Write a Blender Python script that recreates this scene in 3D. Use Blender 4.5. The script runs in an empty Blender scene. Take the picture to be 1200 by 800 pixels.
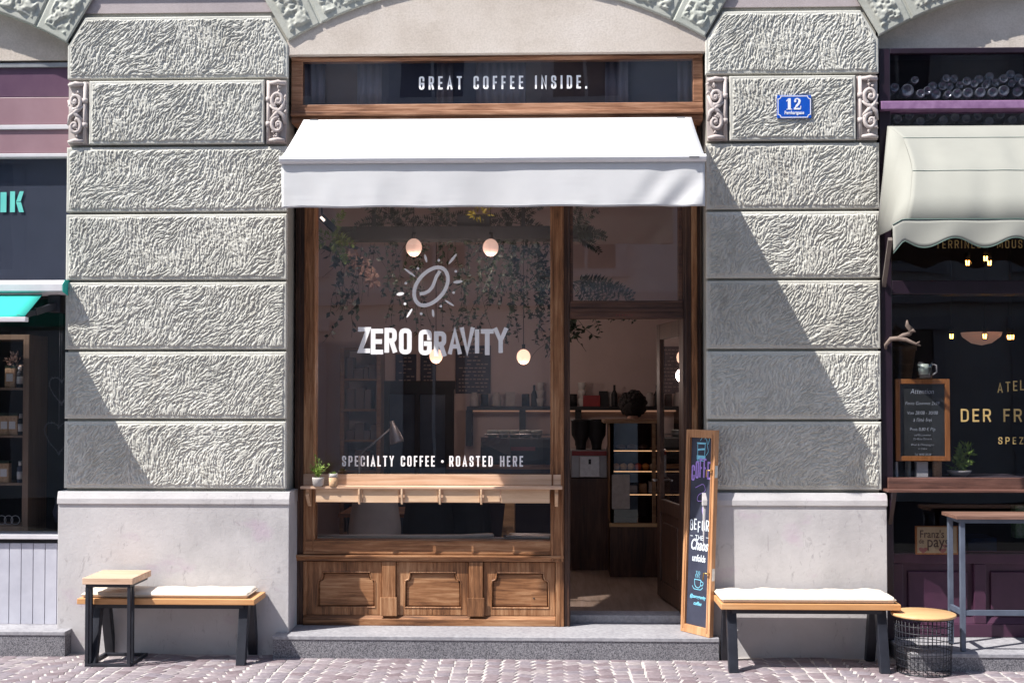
import bpy, bmesh, math, random
import numpy as np
from mathutils import Vector, Matrix

SC = bpy.context.scene
COL = SC.collection
R = math.radians

# ------------------------------------------------------------------ camera, sky, sun, exposure
FPX = 1426.0
YAW = math.atan(43 / FPX)
PITCH = R(1.4)
SHIFT = 27.0
CD = 9.2
CZ = 2.0
cam_d = bpy.data.cameras.new('camera')
cam = bpy.data.objects.new('camera', cam_d)
COL.objects.link(cam)
cam.location = (0, -CD, CZ)
cam.rotation_euler = (R(90) + PITCH, 0, YAW)
cam_d.sensor_width = 36
cam_d.lens = 36 * FPX / 1200
cam_d.shift_y = SHIFT / 1200
cam_d.clip_end = 2000
SC.camera = cam

world = bpy.data.worlds.new('World')
SC.world = world
world.use_nodes = True
wn = world.node_tree.nodes
wl = world.node_tree.links
wn.clear()
wo = wn.new('ShaderNodeOutputWorld')
wb = wn.new('ShaderNodeBackground')
sky = wn.new('ShaderNodeTexSky')
sky.sky_type = 'NISHITA'
sky.sun_disc = False
LDIR = Vector((1.75, 1.0, -2.77))                       # direction the sunlight travels
sky.sun_elevation = math.atan2(2.77, math.hypot(1.75, 1.0))
sky.sun_rotation = math.atan2(-1.75, -1.0) % (2 * math.pi)
wl.new(sky.outputs[0], wb.inputs[0])
wb.inputs[1].default_value = 0.15
wl.new(wb.outputs[0], wo.inputs[0])

sun_d = bpy.data.lights.new('sun', 'SUN')
sun_d.energy = 5.0
sun_d.angle = R(0.5)
sun_d.color = (1.0, 0.96, 0.9)
sun = bpy.data.objects.new('sun', sun_d)
COL.objects.link(sun)
sun.location = (-10, -8, 20)
sun.rotation_euler = LDIR.to_track_quat('-Z', 'Y').to_euler()

SC.view_settings.view_transform = 'Standard'
SC.view_settings.look = 'None'
SC.view_settings.gamma = 1
SC.view_settings.use_curve_mapping = False
SC.view_settings.exposure = 0.8
SC.cycles.max_bounces = 8
SC.cycles.transparent_max_bounces = 16
SC.cycles.sample_clamp_indirect = 6
SC.cycles.use_denoising = True

GZ = 0.04       # pavement level
random.seed(7)


def at(px, py, Y):
    """measured point of the 1200x800 photograph on the vertical plane y=Y (used to take sizes off the photo)"""
    a, p = YAW, PITCH
    f = Vector((-math.sin(a) * math.cos(p), math.cos(a) * math.cos(p), math.sin(p)))
    r = Vector((math.cos(a), math.sin(a), 0))
    u = r.cross(f)
    d = f + r * ((px - 600) / FPX) + u * ((400 - py + SHIFT) / FPX)
    t = (Y + CD) / d.y
    return Vector((d.x * t, Y, CZ + d.z * t))


def ax(px, Y, py=500):
    return at(px, py, Y).x


def az(py, Y, px=600):
    return at(px, py, Y).z


# ------------------------------------------------------------------ mesh building helpers
class MB:
    def __init__(s):
        s.v = []
        s.f = []
        s.sm = []

    def add(s, vs, fs, smooth=False):
        o = len(s.v)
        s.v += [tuple(p) for p in vs]
        s.f += [tuple(i + o for i in q) for q in fs]
        s.sm += [smooth] * len(fs)
        return s

    def box(s, x0, x1, y0, y1, z0, z1):
        if x0 > x1: x0, x1 = x1, x0
        if y0 > y1: y0, y1 = y1, y0
        if z0 > z1: z0, z1 = z1, z0
        vs = [(x0, y0, z0), (x1, y0, z0), (x1, y1, z0), (x0, y1, z0), (x0, y0, z1), (x1, y0, z1), (x1, y1, z1), (x0, y1, z1)]
        return s.add(vs, [(0, 3, 2, 1), (4, 5, 6, 7), (0, 1, 5, 4), (1, 2, 6, 5), (2, 3, 7, 6), (3, 0, 4, 7)])

    def obox(s, c, ux, uy, uz):
        """box from a centre and three half-axis vectors"""
        c, ux, uy, uz = map(Vector, (c, ux, uy, uz))
        vs = [c + ux * i + uy * j + uz * k for k in (-1, 1) for i, j in ((-1, -1), (1, -1), (1, 1), (-1, 1))]
        return s.add(vs, [(0, 3, 2, 1), (4, 5, 6, 7), (0, 1, 5, 4), (1, 2, 6, 5), (2, 3, 7, 6), (3, 0, 4, 7)])

    def bar(s, a, b, w, h, up=(0, 0, 1)):
        a, b = Vector(a), Vector(b)
        d = (b - a)
        L = d.length
        d.normalize()
        up = Vector(up)
        x = d.cross(up)
        if x.length < 1e-4: x = Vector((1, 0, 0))
        x.normalize()
        z = x.cross(d)
        return s.obox((a + b) / 2, x * w / 2, d * L / 2, z * h / 2)

    def prism(s, poly, y0, y1):
        """polygon of (x,z) extruded along y"""
        n = len(poly)
        vs = [(x, y0, z) for x, z in poly] + [(x, y1, z) for x, z in poly]
        fs = [tuple(range(n)), tuple(range(2 * n - 1, n - 1, -1))]
        fs += [(i, i + n, (i + 1) % n + n, (i + 1) % n) for i in range(n)]
        return s.add(vs, fs)

    def prism_x(s, poly, x0, x1):
        """polygon of (y,z) extruded along x"""
        n = len(poly)
        vs = [(x0, y, z) for y, z in poly] + [(x1, y, z) for y, z in poly]
        fs = [tuple(range(n)), tuple(range(2 * n - 1, n - 1, -1))]
        fs += [(i, i + n, (i + 1) % n + n, (i + 1) % n) for i in range(n)]
        return s.add(vs, fs)

    def tube(s, pts, r, n=8, closed=False, smooth=True):
        pts = [Vector(p) for p in pts]
        m = len(pts)
        rr = r if isinstance(r, (list, tuple)) else [r] * m
        vs = []
        prev = None
        for i, p in enumerate(pts):
            if closed:
                d = pts[(i + 1) % m] - pts[i - 1]
            else:
                d = pts[min(i + 1, m - 1)] - pts[max(i - 1, 0)]
            if d.length < 1e-9: d = Vector((0, 0, 1))
            d.normalize()
            if prev is None:
                a = d.orthogonal().normalized()
            else:
                a = prev - d * prev.dot(d)
                a = a.normalized() if a.length > 1e-6 else d.orthogonal().normalized()
            prev = a
            b = d.cross(a)
            for k in range(n):
                t = 2 * math.pi * k / n
                vs.append(p + (a * math.cos(t) + b * math.sin(t)) * rr[i])
        fs = []
        for i in range(m if closed else m - 1):
            j = (i + 1) % m
            for k in range(n):
                l = (k + 1) % n
                fs.append((i * n + k, i * n + l, j * n + l, j * n + k))
        if not closed:
            fs.append(tuple(range(n - 1, -1, -1)))
            fs.append(tuple((m - 1) * n + k for k in range(n)))
        return s.add(vs, fs, smooth)

    def lathe(s, c, prof, n=24, axis='z', smooth=True):
        """profile of (radius, height) revolved about an axis through c"""
        vs = []
        c = Vector(c)
        for r, h in prof:
            for k in range(n):
                t = 2 * math.pi * k / n
                if axis == 'z':
                    vs.append(c + Vector((r * math.cos(t), r * math.sin(t), h)))
                else:
                    vs.append(c + Vector((r * math.cos(t), h, r * math.sin(t))))
        m = len(prof)
        fs = []
        for i in range(m - 1):
            for k in range(n):
                l = (k + 1) % n
                fs.append((i * n + k, i * n + l, (i + 1) * n + l, (i + 1) * n + k))
        fs.append(tuple(range(n - 1, -1, -1)))
        fs.append(tuple((m - 1) * n + k for k in range(n)))
        return s.add(vs, fs, smooth)

    def ball(s, c, r, nu=12, nv=8, sq=(1, 1, 1)):
        vs = []
        c = Vector(c)
        for j in range(nv + 1):
            ph = -math.pi / 2 + math.pi * j / nv
            for k in range(nu):
                t = 2 * math.pi * k / nu
                q = Vector((math.cos(ph) * math.cos(t) * sq[0], math.cos(ph) * math.sin(t) * sq[1], math.sin(ph) * sq[2])) * r
                vs.append(c + q)
        fs = [(j * nu + k, j * nu + (k + 1) % nu, (j + 1) * nu + (k + 1) % nu, (j + 1) * nu + k) for j in range(nv) for k in range(nu)]
        return s.add(vs, fs, True)

    def sheet(s, rows, smooth=True):
        """grid from rows of points"""
        n = len(rows[0])
        vs = [p for r in rows for p in r]
        fs = [(i * n + k, i * n + k + 1, (i + 1) * n + k + 1, (i + 1) * n + k) for i in range(len(rows) - 1) for k in range(n - 1)]
        return s.add(vs, fs, smooth)

    def build(s, name, mat, parent=None, bevel=0, solid=0, origin=None, recalc=True):
        if parent is not None:
            base = world_loc(parent)
        elif origin is not None:
            base = Vector(origin)
        else:
            a = np.array(s.v)
            base = Vector(((a[:, 0].min() + a[:, 0].max()) / 2, (a[:, 1].min() + a[:, 1].max()) / 2, a[:, 2].min()))
        me = bpy.data.meshes.new(name)
        me.from_pydata([(p[0] - base.x, p[1] - base.y, p[2] - base.z) for p in s.v], [], s.f)
        me.polygons.foreach_set('use_smooth', s.sm)
        if recalc:
            bm = bmesh.new()
            bm.from_mesh(me)
            bmesh.ops.recalc_face_normals(bm, faces=bm.faces)
            bm.to_mesh(me)
            bm.free()
        me.materials.append(mat)
        o = bpy.data.objects.new(name, me)
        COL.objects.link(o)
        if parent is not None:
            o.parent = parent
        else:
            o.location = base
        if solid:
            m = o.modifiers.new('solid', 'SOLIDIFY')
            m.thickness = solid
            m.offset = 0
        if bevel:
            m = o.modifiers.new('bevel', 'BEVEL')
            m.width = bevel
            m.segments = 2
            m.limit_method = 'ANGLE'
            m.angle_limit = R(50)
        return o


def world_loc(o):
    l = Vector((0, 0, 0))
    while o is not None:
        l += o.location
        o = o.parent
    return l


def tag(o, label, cat, group=None, kind=None):
    o['label'] = label
    o['category'] = cat
    if group: o['group'] = group
    if kind: o['kind'] = kind
    return o


def thing(name, loc, label, cat, group=None):
    o = bpy.data.objects.new(name, None)
    o.empty_display_size = 0.2
    COL.objects.link(o)
    o.location = loc
    return tag(o, label, cat, group)


def struct(o):
    o['kind'] = 'structure'
    return o


def kids(o):
    return [c for c in bpy.data.objects if c.parent == o]


def copy_thing(o, loc, label, rotz=None, scale=None):
    def rec(s, par):
        c = s.copy()
        COL.objects.link(c)
        c.parent = par
        for k in kids(s):
            rec(k, c)
        return c
    r = rec(o, None)
    r.location = loc
    if rotz is not None: r.rotation_euler = (0, 0, rotz)
    if scale is not None: r.scale = scale
    r['label'] = label
    return r


# ------------------------------------------------------------------ materials
def newmat(name):
    m = bpy.data.materials.new(name)
    m.use_nodes = True
    nt = m.node_tree
    b = nt.nodes['Principled BSDF']
    return m, nt, b


def N(nt, t, **kw):
    n = nt.nodes.new(t)
    for k, v in kw.items():
        setattr(n, k, v)
    return n


def ramp(nt, fac, stops):
    r = N(nt, 'ShaderNodeValToRGB')
    el = r.color_ramp.elements
    while len(el) < len(stops):
        el.new(0.5)
    for e, (p, c) in zip(el, stops):
        e.position = p
        e.color = (*c, 1) if len(c) == 3 else c
    nt.links.new(fac, r.inputs[0])
    return r.outputs[0]


def noise(nt, scale=5, detail=5, stretch=(1, 1, 1), rough=.6, coord='Object', dist=0):
    tc = N(nt, 'ShaderNodeTexCoord')
    mp = N(nt, 'ShaderNodeMapping')
    mp.inputs['Scale'].default_value = stretch
    no = N(nt, 'ShaderNodeTexNoise')
    no.inputs['Scale'].default_value = scale
    no.inputs['Detail'].default_value = detail
    no.inputs['Roughness'].default_value = rough
    no.inputs['Distortion'].default_value = dist
    nt.links.new(tc.outputs[coord], mp.inputs[0])
    nt.links.new(mp.outputs[0], no.inputs[0])
    return no.outputs[0]


def bump(nt, b, h, strength, dist=0.01):
    bn = N(nt, 'ShaderNodeBump')
    bn.inputs['Strength'].default_value = strength
    bn.inputs['Distance'].default_value = dist
    nt.links.new(h, bn.inputs['Height'])
    nt.links.new(bn.outputs[0], b.inputs['Normal'])


def pm(name, c1, c2=None, scale=8, rough=.6, metal=0, bs=0, bscale=60, stretch=(1, 1, 1), bd=.004, lo=.35, hi=.65):
    m, nt, b = newmat(name)
    b.inputs['Roughness'].default_value = rough
    b.inputs['Metallic'].default_value = metal
    if c2 is None:
        c2 = tuple(min(1, c * 1.18) for c in c1)
    n = noise(nt, scale, 6, stretch)
    nt.links.new(ramp(nt, n, [(lo, c1), (hi, c2)]), b.inputs['Base Color'])
    if bs:
        bump(nt, b, noise(nt, bscale, 4, stretch), bs, bd)
    return m


def wood(name, dark, mid, light, axis='x', rough=.5, grain=38, wear=0.0, bs=.3, spec=.5):
    m, nt, b = newmat(name)
    st = {'x': (.07, 1, 1), 'z': (1, 1, .07), 'y': (1, .07, 1)}[axis]
    st2 = {'x': (.35, 1.2, 1.2), 'z': (1.2, 1.2, .35), 'y': (1.2, .35, 1.2)}[axis]
    n1 = noise(nt, grain, 7, st, .68, dist=.6)
    n2 = noise(nt, 3.2, 5, st2, .6)
    mx = N(nt, 'ShaderNodeMath', operation='MULTIPLY_ADD')
    nt.links.new(n2, mx.inputs[0])
    mx.inputs[1].default_value = .75
    sb = N(nt, 'ShaderNodeMath', operation='SUBTRACT')
    nt.links.new(n1, sb.inputs[0])
    sb.inputs[1].default_value = .37
    nt.links.new(sb.outputs[0], mx.inputs[2])
    col = ramp(nt, mx.outputs[0], [(.28, dark), (.5, mid), (.72, light)])
    nt.links.new(col, b.inputs['Base Color'])
    b.inputs['Roughness'].default_value = rough
    b.inputs['Specular IOR Level'].default_value = spec
    bump(nt, b, n1, bs, .004)
    return m


def emis(name, col, s):
    m, nt, b = newmat(name)
    b.inputs['Base Color'].default_value = (*col, 1)
    b.inputs['Emission Color'].default_value = (*col, 1)
    b.inputs['Emission Strength'].default_value = s
    return m


def glass(name, tint=(.8, .8, .82), ior=1.5, wav=.02, boost=1.0):
    m, nt, b = newmat(name)
    nt.nodes.remove(b)
    out = nt.nodes['Material Output']
    tr = N(nt, 'ShaderNodeBsdfTransparent')
    tr.inputs[0].default_value = (*tint, 1)
    gl = N(nt, 'ShaderNodeBsdfGlossy')
    gl.inputs['Roughness'].default_value = .01
    gl.inputs[0].default_value = (1, 1, 1, 1)
    fr = N(nt, 'ShaderNodeFresnel')
    fr.inputs[0].default_value = ior
    mu = N(nt, 'ShaderNodeMath', operation='MULTIPLY')
    mu.inputs[1].default_value = boost
    mu.use_clamp = True
    gi_ = N(nt, 'ShaderNodeNewGeometry')
    fb = N(nt, 'ShaderNodeMath', operation='SUBTRACT')
    fb.inputs[0].default_value = 1
    nt.links.new(gi_.outputs['Backfacing'], fb.inputs[1])
    fm = N(nt, 'ShaderNodeMath', operation='MULTIPLY')
    nt.links.new(fr.outputs[0], fm.inputs[0])
    nt.links.new(fb.outputs[0], fm.inputs[1])
    nt.links.new(fm.outputs[0], mu.inputs[0])
    mx = N(nt, 'ShaderNodeMixShader')
    nt.links.new(mu.outputs[0], mx.inputs[0])
    nt.links.new(tr.outputs[0], mx.inputs[1])
    nt.links.new(gl.outputs[0], mx.inputs[2])
    nt.links.new(mx.outputs[0], out.inputs[0])
    if wav:
        bn = N(nt, 'ShaderNodeBump')
        bn.inputs['Strength'].default_value = wav
        bn.inputs['Distance'].default_value = .05
        nt.links.new(noise(nt, 1.6, 1), bn.inputs['Height'])
        nt.links.new(bn.outputs[0], gl.inputs['Normal'])
    return m


def stone_mat(name, a, b_, c, grime=.25, rough=.9, fine=.35):
    m, nt, b = newmat(name)
    big = noise(nt, 1.3, 6, (1, 1, 1.4), .65, 'Object')
    sm = noise(nt, 70, 4)
    col = ramp(nt, big, [(.3, a), (.5, b_), (.7, c)])
    mix = N(nt, 'ShaderNodeMix', data_type='RGBA', blend_type='MULTIPLY')
    mix.inputs[0].default_value = grime
    nt.links.new(col, mix.inputs[6])
    nt.links.new(ramp(nt, sm, [(.35, (.55, .53, .5)), (.6, (1, 1, 1))]), mix.inputs[7])
    oi_ = N(nt, 'ShaderNodeObjectInfo')
    tone = N(nt, 'ShaderNodeMix', data_type='RGBA', blend_type='MULTIPLY')
    tone.inputs[0].default_value = 1
    nt.links.new(mix.outputs[2], tone.inputs[6])
    nt.links.new(ramp(nt, oi_.outputs['Random'], [(0, (.90, .89, .87)), (.5, (.97, .97, .96)), (1, (1, 1, .985))]), tone.inputs[7])
    stain = N(nt, 'ShaderNodeMix', data_type='RGBA', blend_type='MULTIPLY')
    nt.links.new(ramp(nt, noise(nt, 2.6, 7, (1.6, 1, .7), .7), [(.56, (0, 0, 0)), (.72, (.45, .45, .45))]), stain.inputs[0])
    nt.links.new(tone.outputs[2], stain.inputs[6])
    stain.inputs[7].default_value = (.62, .58, .53, 1)
    nt.links.new(stain.outputs[2], b.inputs['Base Color'])
    b.inputs['Roughness'].default_value = rough
    bump(nt, b, noise(nt, 120, 4), fine, .003)
    return m


M = {}
M['stone'] = stone_mat('rusticated_render', (.465, .46, .425), (.56, .553, .512), (.62, .612, .57), .3)
M['band'] = stone_mat('smooth_render', (.50, .495, .45), (.55, .54, .49), (.59, .58, .53), .12)
M['vouss'] = stone_mat('arch_render', (.38, .40, .36), (.46, .47, .43), (.54, .545, .5), .25)
M['core'] = stone_mat('joint_render', (.33, .32, .29), (.38, .37, .335), (.42, .41, .37), .2)
M['frieze'] = stone_mat('pinkish_plaster', (.38, .33, .34), (.43, .375, .385), (.48, .42, .43), .15)
M['tymp'] = stone_mat('tympanum_plaster', (.50, .43, .375), (.61, .54, .485), (.67, .605, .56), .3, fine=.8)
M['orn'] = stone_mat('ornament_stucco', (.46, .40, .39), (.53, .47, .455), (.58, .52, .5), .15, fine=.3)


def plinth_mat():
    m, nt, b = newmat('plinth_plaster')
    n1 = noise(nt, 1.7, 7, (1, 1, .8), .62)
    col = ramp(nt, n1, [(.3, (.37, .355, .36)), (.48, (.465, .447, .452)), (.7, (.53, .512, .517))])
    n2 = noise(nt, 2.3, 5, (1.3, 1, 2.4), .5)
    mix = N(nt, 'ShaderNodeMix', data_type='RGBA')
    nt.links.new(ramp(nt, n2, [(.62, (0, 0, 0)), (.74, (.5, .5, .5))]), mix.inputs[0])
    nt.links.new(col, mix.inputs[6])
    mix.inputs[7].default_value = (.42, .32, .40, 1)
    # dark scuffs, thin slanting scratches
    n3 = noise(nt, 9, 8, (1.6, 1, .6), .75, dist=1.2)
    mx2 = N(nt, 'ShaderNodeMix', data_type='RGBA')
    nt.links.new(ramp(nt, n3, [(.585, (0, 0, 0)), (.64, (.5, .5, .5))]), mx2.inputs[0])
    nt.links.new(mix.outputs[2], mx2.inputs[6])
    mx2.inputs[7].default_value = (.25, .23, .24, 1)
    nt.links.new(mx2.outputs[2], b.inputs['Base Color'])
    b.inputs['Roughness'].default_value = .85
    bump(nt, b, noise(nt, 34, 6), .35, .006)
    return m


M['plinth'] = plinth_mat()


def granite_mat(name, dk, lt, scale=140):
    m, nt, b = newmat(name)
    n1 = noise(nt, scale, 3, (1, 1, 1), .7)
    n2 = noise(nt, 3, 5)
    col = ramp(nt, n1, [(.38, dk), (.5, tuple((a + c) / 2 for a, c in zip(dk, lt))), (.64, lt)])
    mix = N(nt, 'ShaderNodeMix', data_type='RGBA', blend_type='MULTIPLY')
    mix.inputs[0].default_value = .6
    nt.links.new(col, mix.inputs[6])
    nt.links.new(ramp(nt, n2, [(.35, (.7, .7, .72)), (.65, (1, 1, 1))]), mix.inputs[7])
    nt.links.new(mix.outputs[2], b.inputs['Base Color'])
    b.inputs['Roughness'].default_value = .7
    bump(nt, b, n1, .3, .002)
    return m


M['granite'] = granite_mat('speckled_granite', (.05, .05, .06), (.30, .29, .31), 120)
M['granite_top'] = granite_mat('worn_step_top', (.25, .245, .265), (.35, .345, .365), 30)
M['wood_h'] = wood('shopfront_wood_horizontal', (.055, .021, .009), (.25, .110, .047), (.43, .235, .122), 'x', .5, spec=.35)
M['wood_v'] = wood('shopfront_wood_vertical', (.055, .021, .009), (.25, .110, .047), (.43, .235, .122), 'z', .5, spec=.35)
M['wood_dark'] = wood('dark_stained_wood', (.018, .008, .006), (.06, .026, .015), (.12, .06, .035), 'z', .45)
M['wood_transom'] = wood('transom_wood', (.09, .035, .018), (.28, .135, .075), (.48, .27, .17), 'x', .5, spec=.35)
M['pine'] = wood('pale_pine', (.42, .25, .15), (.57, .375, .255), (.66, .465, .34), 'x', .55, 18, bs=.15)
M['pine_y'] = wood('pale_pine_cross', (.42, .25, .14), (.60, .40, .25), (.70, .50, .34), 'x', .55, 14, bs=.15)
M['bench_wood'] = wood('bench_board_wood', (.40, .19, .07), (.54, .27, .11), (.64, .36, .17), 'x', .5, 16, bs=.12)
M['ply'] = wood('plywood_round', (.42, .24, .10), (.58, .35, .17), (.66, .43, .23), 'x', .5, 14, bs=.1)
M['oakframe'] = wood('old_sash_wood', (.30, .13, .055), (.46, .225, .10), (.58, .33, .18), 'z', .55, 20, bs=.25)
M['black_metal'] = pm('black_painted_steel', (.009, .010, .016), (.017, .019, .028), rough=.45, bs=.1)
M['blue_metal'] = pm('blue_grey_steel', (.07, .085, .12), (.10, .12, .165), rough=.5)


def cloth_mat(name, c, trans=0.0, wsc=500, bs=.15, sheen=.3):
    m, nt, b = newmat(name)
    n2 = noise(nt, 2.5, 6)
    nt.links.new(ramp(nt, n2, [(.3, tuple(x * .92 for x in c)), (.6, c)]), b.inputs['Base Color'])
    b.inputs['Roughness'].default_value = .85
    b.inputs['Sheen Weight'].default_value = sheen * .3
    bump(nt, b, noise(nt, wsc, 2, (1, 1, .3)), bs, .001)
    if trans:
        out = nt.nodes['Material Output']
        tl = N(nt, 'ShaderNodeBsdfTranslucent')
        tl.inputs[0].default_value = (*c, 1)
        mx = N(nt, 'ShaderNodeMixShader')
        mx.inputs[0].default_value = trans
        nt.links.new(b.outputs[0], mx.inputs[1])
        nt.links.new(tl.outputs[0], mx.inputs[2])
        nt.links.new(mx.outputs[0], out.inputs[0])
    return m


M['awning'] = cloth_mat('white_awning_fabric', (.78, .78, .79), .22)
M['beige_awning'] = cloth_mat('beige_awning_fabric', (.315, .315, .28), .08, 260, .6)
M['teal'] = cloth_mat('teal_awning_fabric', (.02, .52, .44), .2)
M['cushion'] = cloth_mat('cream_cushion_fabric', (.68, .59, .49), 0, 420)
M['cushion_tan'] = cloth_mat('tan_cushion_fabric', (.60, .50, .40), 0, 420)
M['white_paint'] = pm('white_painted_metal', (.74, .74, .76), (.80, .80, .82), rough=.4)
M['grey_metal'] = pm('grey_metal', (.30, .30, .31), (.38, .38, .39), rough=.4, metal=.6)
M['glass'] = glass('window_glass', (.92, .90, .90), 1.5, .012, 2.5)
M['glass_dark'] = glass('tinted_shop_glass', (.82, .82, .84), 1.5, .02, 1.0)
M['glass_upper'] = glass('transom_glass', (.86, .86, .88), 1.5, .02, 2.6)
M['glass_clear'] = glass('clear_glass', (.88, .9, .9), 1.5, 0, 1.6)
M['letter_white'] = pm('white_lettering_film', (.84, .84, .86), (.9, .9, .92), rough=.5)
M['letter_gold'] = pm('gold_lettering', (.55, .38, .15), (.66, .47, .2), rough=.4, metal=.3)
M['letter_teal'] = pm('teal_lettering', (.10, .50, .45), (.14, .56, .5), rough=.5)
M['letter_dark'] = pm('dark_brown_ink', (.10, .06, .045), (.14, .08, .06))
M['blue_enamel'] = pm('blue_enamel', (.006, .07, .42), (.008, .09, .5), rough=.25)
M['white_enamel'] = pm('white_enamel', (.78, .78, .84), (.82, .82, .88), rough=.25)
M['slate'] = pm('blackboard_slate', (.025, .028, .05), (.045, .05, .08), 5, .55)
M['slate_grey'] = pm('grey_blackboard', (.03, .035, .035), (.055, .06, .06), 4, .6)
M['chalk_white'] = pm('white_chalk', (.6, .66, .72), (.75, .8, .85), 60)
M['chalk_cyan'] = pm('cyan_chalk', (.16, .50, .68), (.25, .62, .78), 60)
M['chalk_purple'] = pm('purple_chalk', (.33, .20, .62), (.45, .30, .75), 60)
M['foil_gold'] = pm('brass', (.42, .27, .1), (.5, .34, .14), rough=.35, metal=.8)
M['purple'] = pm('purple_paint', (.050, .017, .038), (.068, .023, .05), 5, .45, bs=.15)
M['lilac'] = pm('worn_lilac_paint', (.20, .10, .21), (.30, .17, .31), 14, .5)
M['aubergine'] = pm('dark_aubergine_paint', (.012, .006, .012), (.02, .009, .02), 5, .4)
M['pink_fascia'] = pm('dusty_pink_fascia', (.27, .16, .185), (.31, .19, .215), 3, .35)
M['fascia_shaded'] = pm('shaded_pink_fascia', (.10, .05, .09), (.13, .07, .11), 3, .3)  # darker version of the pink fascia, shade put into the colour
M['beadboard'] = pm('pale_grey_beadboard', (.42, .42, .48), (.49, .49, .55), 6, .5)
M['sill_white'] = pm('white_sill', (.55, .53, .56), (.62, .6, .63), 6, .5)
M['black'] = pm('matt_black', (.01, .01, .012), (.016, .016, .018), rough=.6)
M['wall_in'] = pm('cafe_wall_plaster', (.58, .47, .44), (.64, .52, .49), 2, .9)
M['ceil_in'] = pm('cafe_ceiling', (.58, .49, .475), (.63, .53, .515), 2, .9)
M['floor_in'] = wood('cafe_floor_boards', (.16, .11, .085), (.24, .17, .13), (.30, .22, .18), 'y', .55, 20)
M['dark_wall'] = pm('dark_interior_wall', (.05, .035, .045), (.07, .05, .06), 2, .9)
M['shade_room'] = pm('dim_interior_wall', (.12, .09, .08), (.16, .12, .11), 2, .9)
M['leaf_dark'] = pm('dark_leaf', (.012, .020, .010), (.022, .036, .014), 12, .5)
M['leaf_green'] = pm('fresh_leaf', (.13, .22, .03), (.24, .34, .06), 20, .5)
M['leaf_yellow'] = pm('yellow_leaf', (.45, .40, .03), (.6, .5, .06), 20, .5)
M['leaf_dry'] = pm('dried_pink_leaf', (.60, .40, .31), (.7, .48, .38), 20, .8)
M['pot_grey'] = pm('pale_concrete_pot', (.36, .33, .31), (.46, .43, .41), 20, .8, bs=.3)
M['cork'] = pm('cork_pot', (.40, .24, .13), (.56, .36, .21), 60, .8)
M['globe'] = emis('lit_paper_globe', (1.0, .60, .42), 1.1)
M['globe_near'] = emis('dim_paper_globe', (1.0, .66, .52), .38)
M['bulb'] = emis('amber_filament', (1.0, .42, .08), 14)
M['ledstrip'] = emis('warm_shelf_light', (1.0, .55, .36), .14)
M['casestrip'] = emis('display_case_light', (1.0, .6, .3), .6)
M['steel'] = pm('brushed_steel', (.45, .44, .44), (.55, .54, .54), 30, .35, .7)
M['red'] = pm('dark_red_enamel', (.22, .02, .02), (.28, .03, .03), 5, .35)
M['paper'] = pm('off_white_paper', (.6, .58, .55), (.68, .66, .63), 10, .7)
M['cup'] = pm('grey_green_cup', (.30, .33, .30), (.36, .39, .36), 10, .4)
M['display_wood'] = wood('display_cabinet_wood', (.14, .07, .03), (.24, .13, .06), (.32, .19, .1), 'x', .5)
M['shelf_oak'] = wood('pale_shelf_oak', (.17, .105, .065), (.235, .15, .095), (.29, .19, .125), 'z', .6)
M['skin'] = pm('skin', (.45, .27, .2), (.5, .3, .23), 10, .5)
M['hair'] = pm('black_curly_hair', (.008, .006, .006), (.014, .01, .01), 80, .6, bs=1, bscale=60, bd=.02)
M['shirt'] = pm('dark_shirt', (.02, .02, .024), (.03, .03, .035), 10, .8)
M['mirror_wall'] = pm('blue_grey_panel', (.04, .06, .10), (.07, .10, .15), 3, .3)
M['driftwood'] = pm('grey_driftwood', (.08, .055, .045), (.23, .175, .15), 14, .85, bs=.8, bscale=40, stretch=(.4, .4, .4))
M['sack'] = pm('cream_sign_board', (.55, .42, .24), (.62, .48, .29), 6, .7)


# ------------------------------------------------------------------ lettering: a stroked alphabet
def rc(pts, r, closed=False, n=4):
    """round the corners of a polyline"""
    out = []
    m = len(pts)
    for i, p in enumerate(pts):
        if not closed and (i == 0 or i == m - 1):
            out.append(p)
            continue
        a = Vector(pts[i - 1]) - Vector(p)
        b = Vector(pts[(i + 1) % m]) - Vector(p)
        ra = min(r, a.length * .5)
        rb = min(r, b.length * .5)
        q = min(ra, rb)
        A = Vector(p) + a.normalized() * q
        B = Vector(p) + b.normalized() * q
        for k in range(n + 1):
            t = k / n
            out.append(tuple(A * (1 - t) ** 2 + Vector(p) * 2 * t * (1 - t) + B * t ** 2))
    return out


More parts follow.
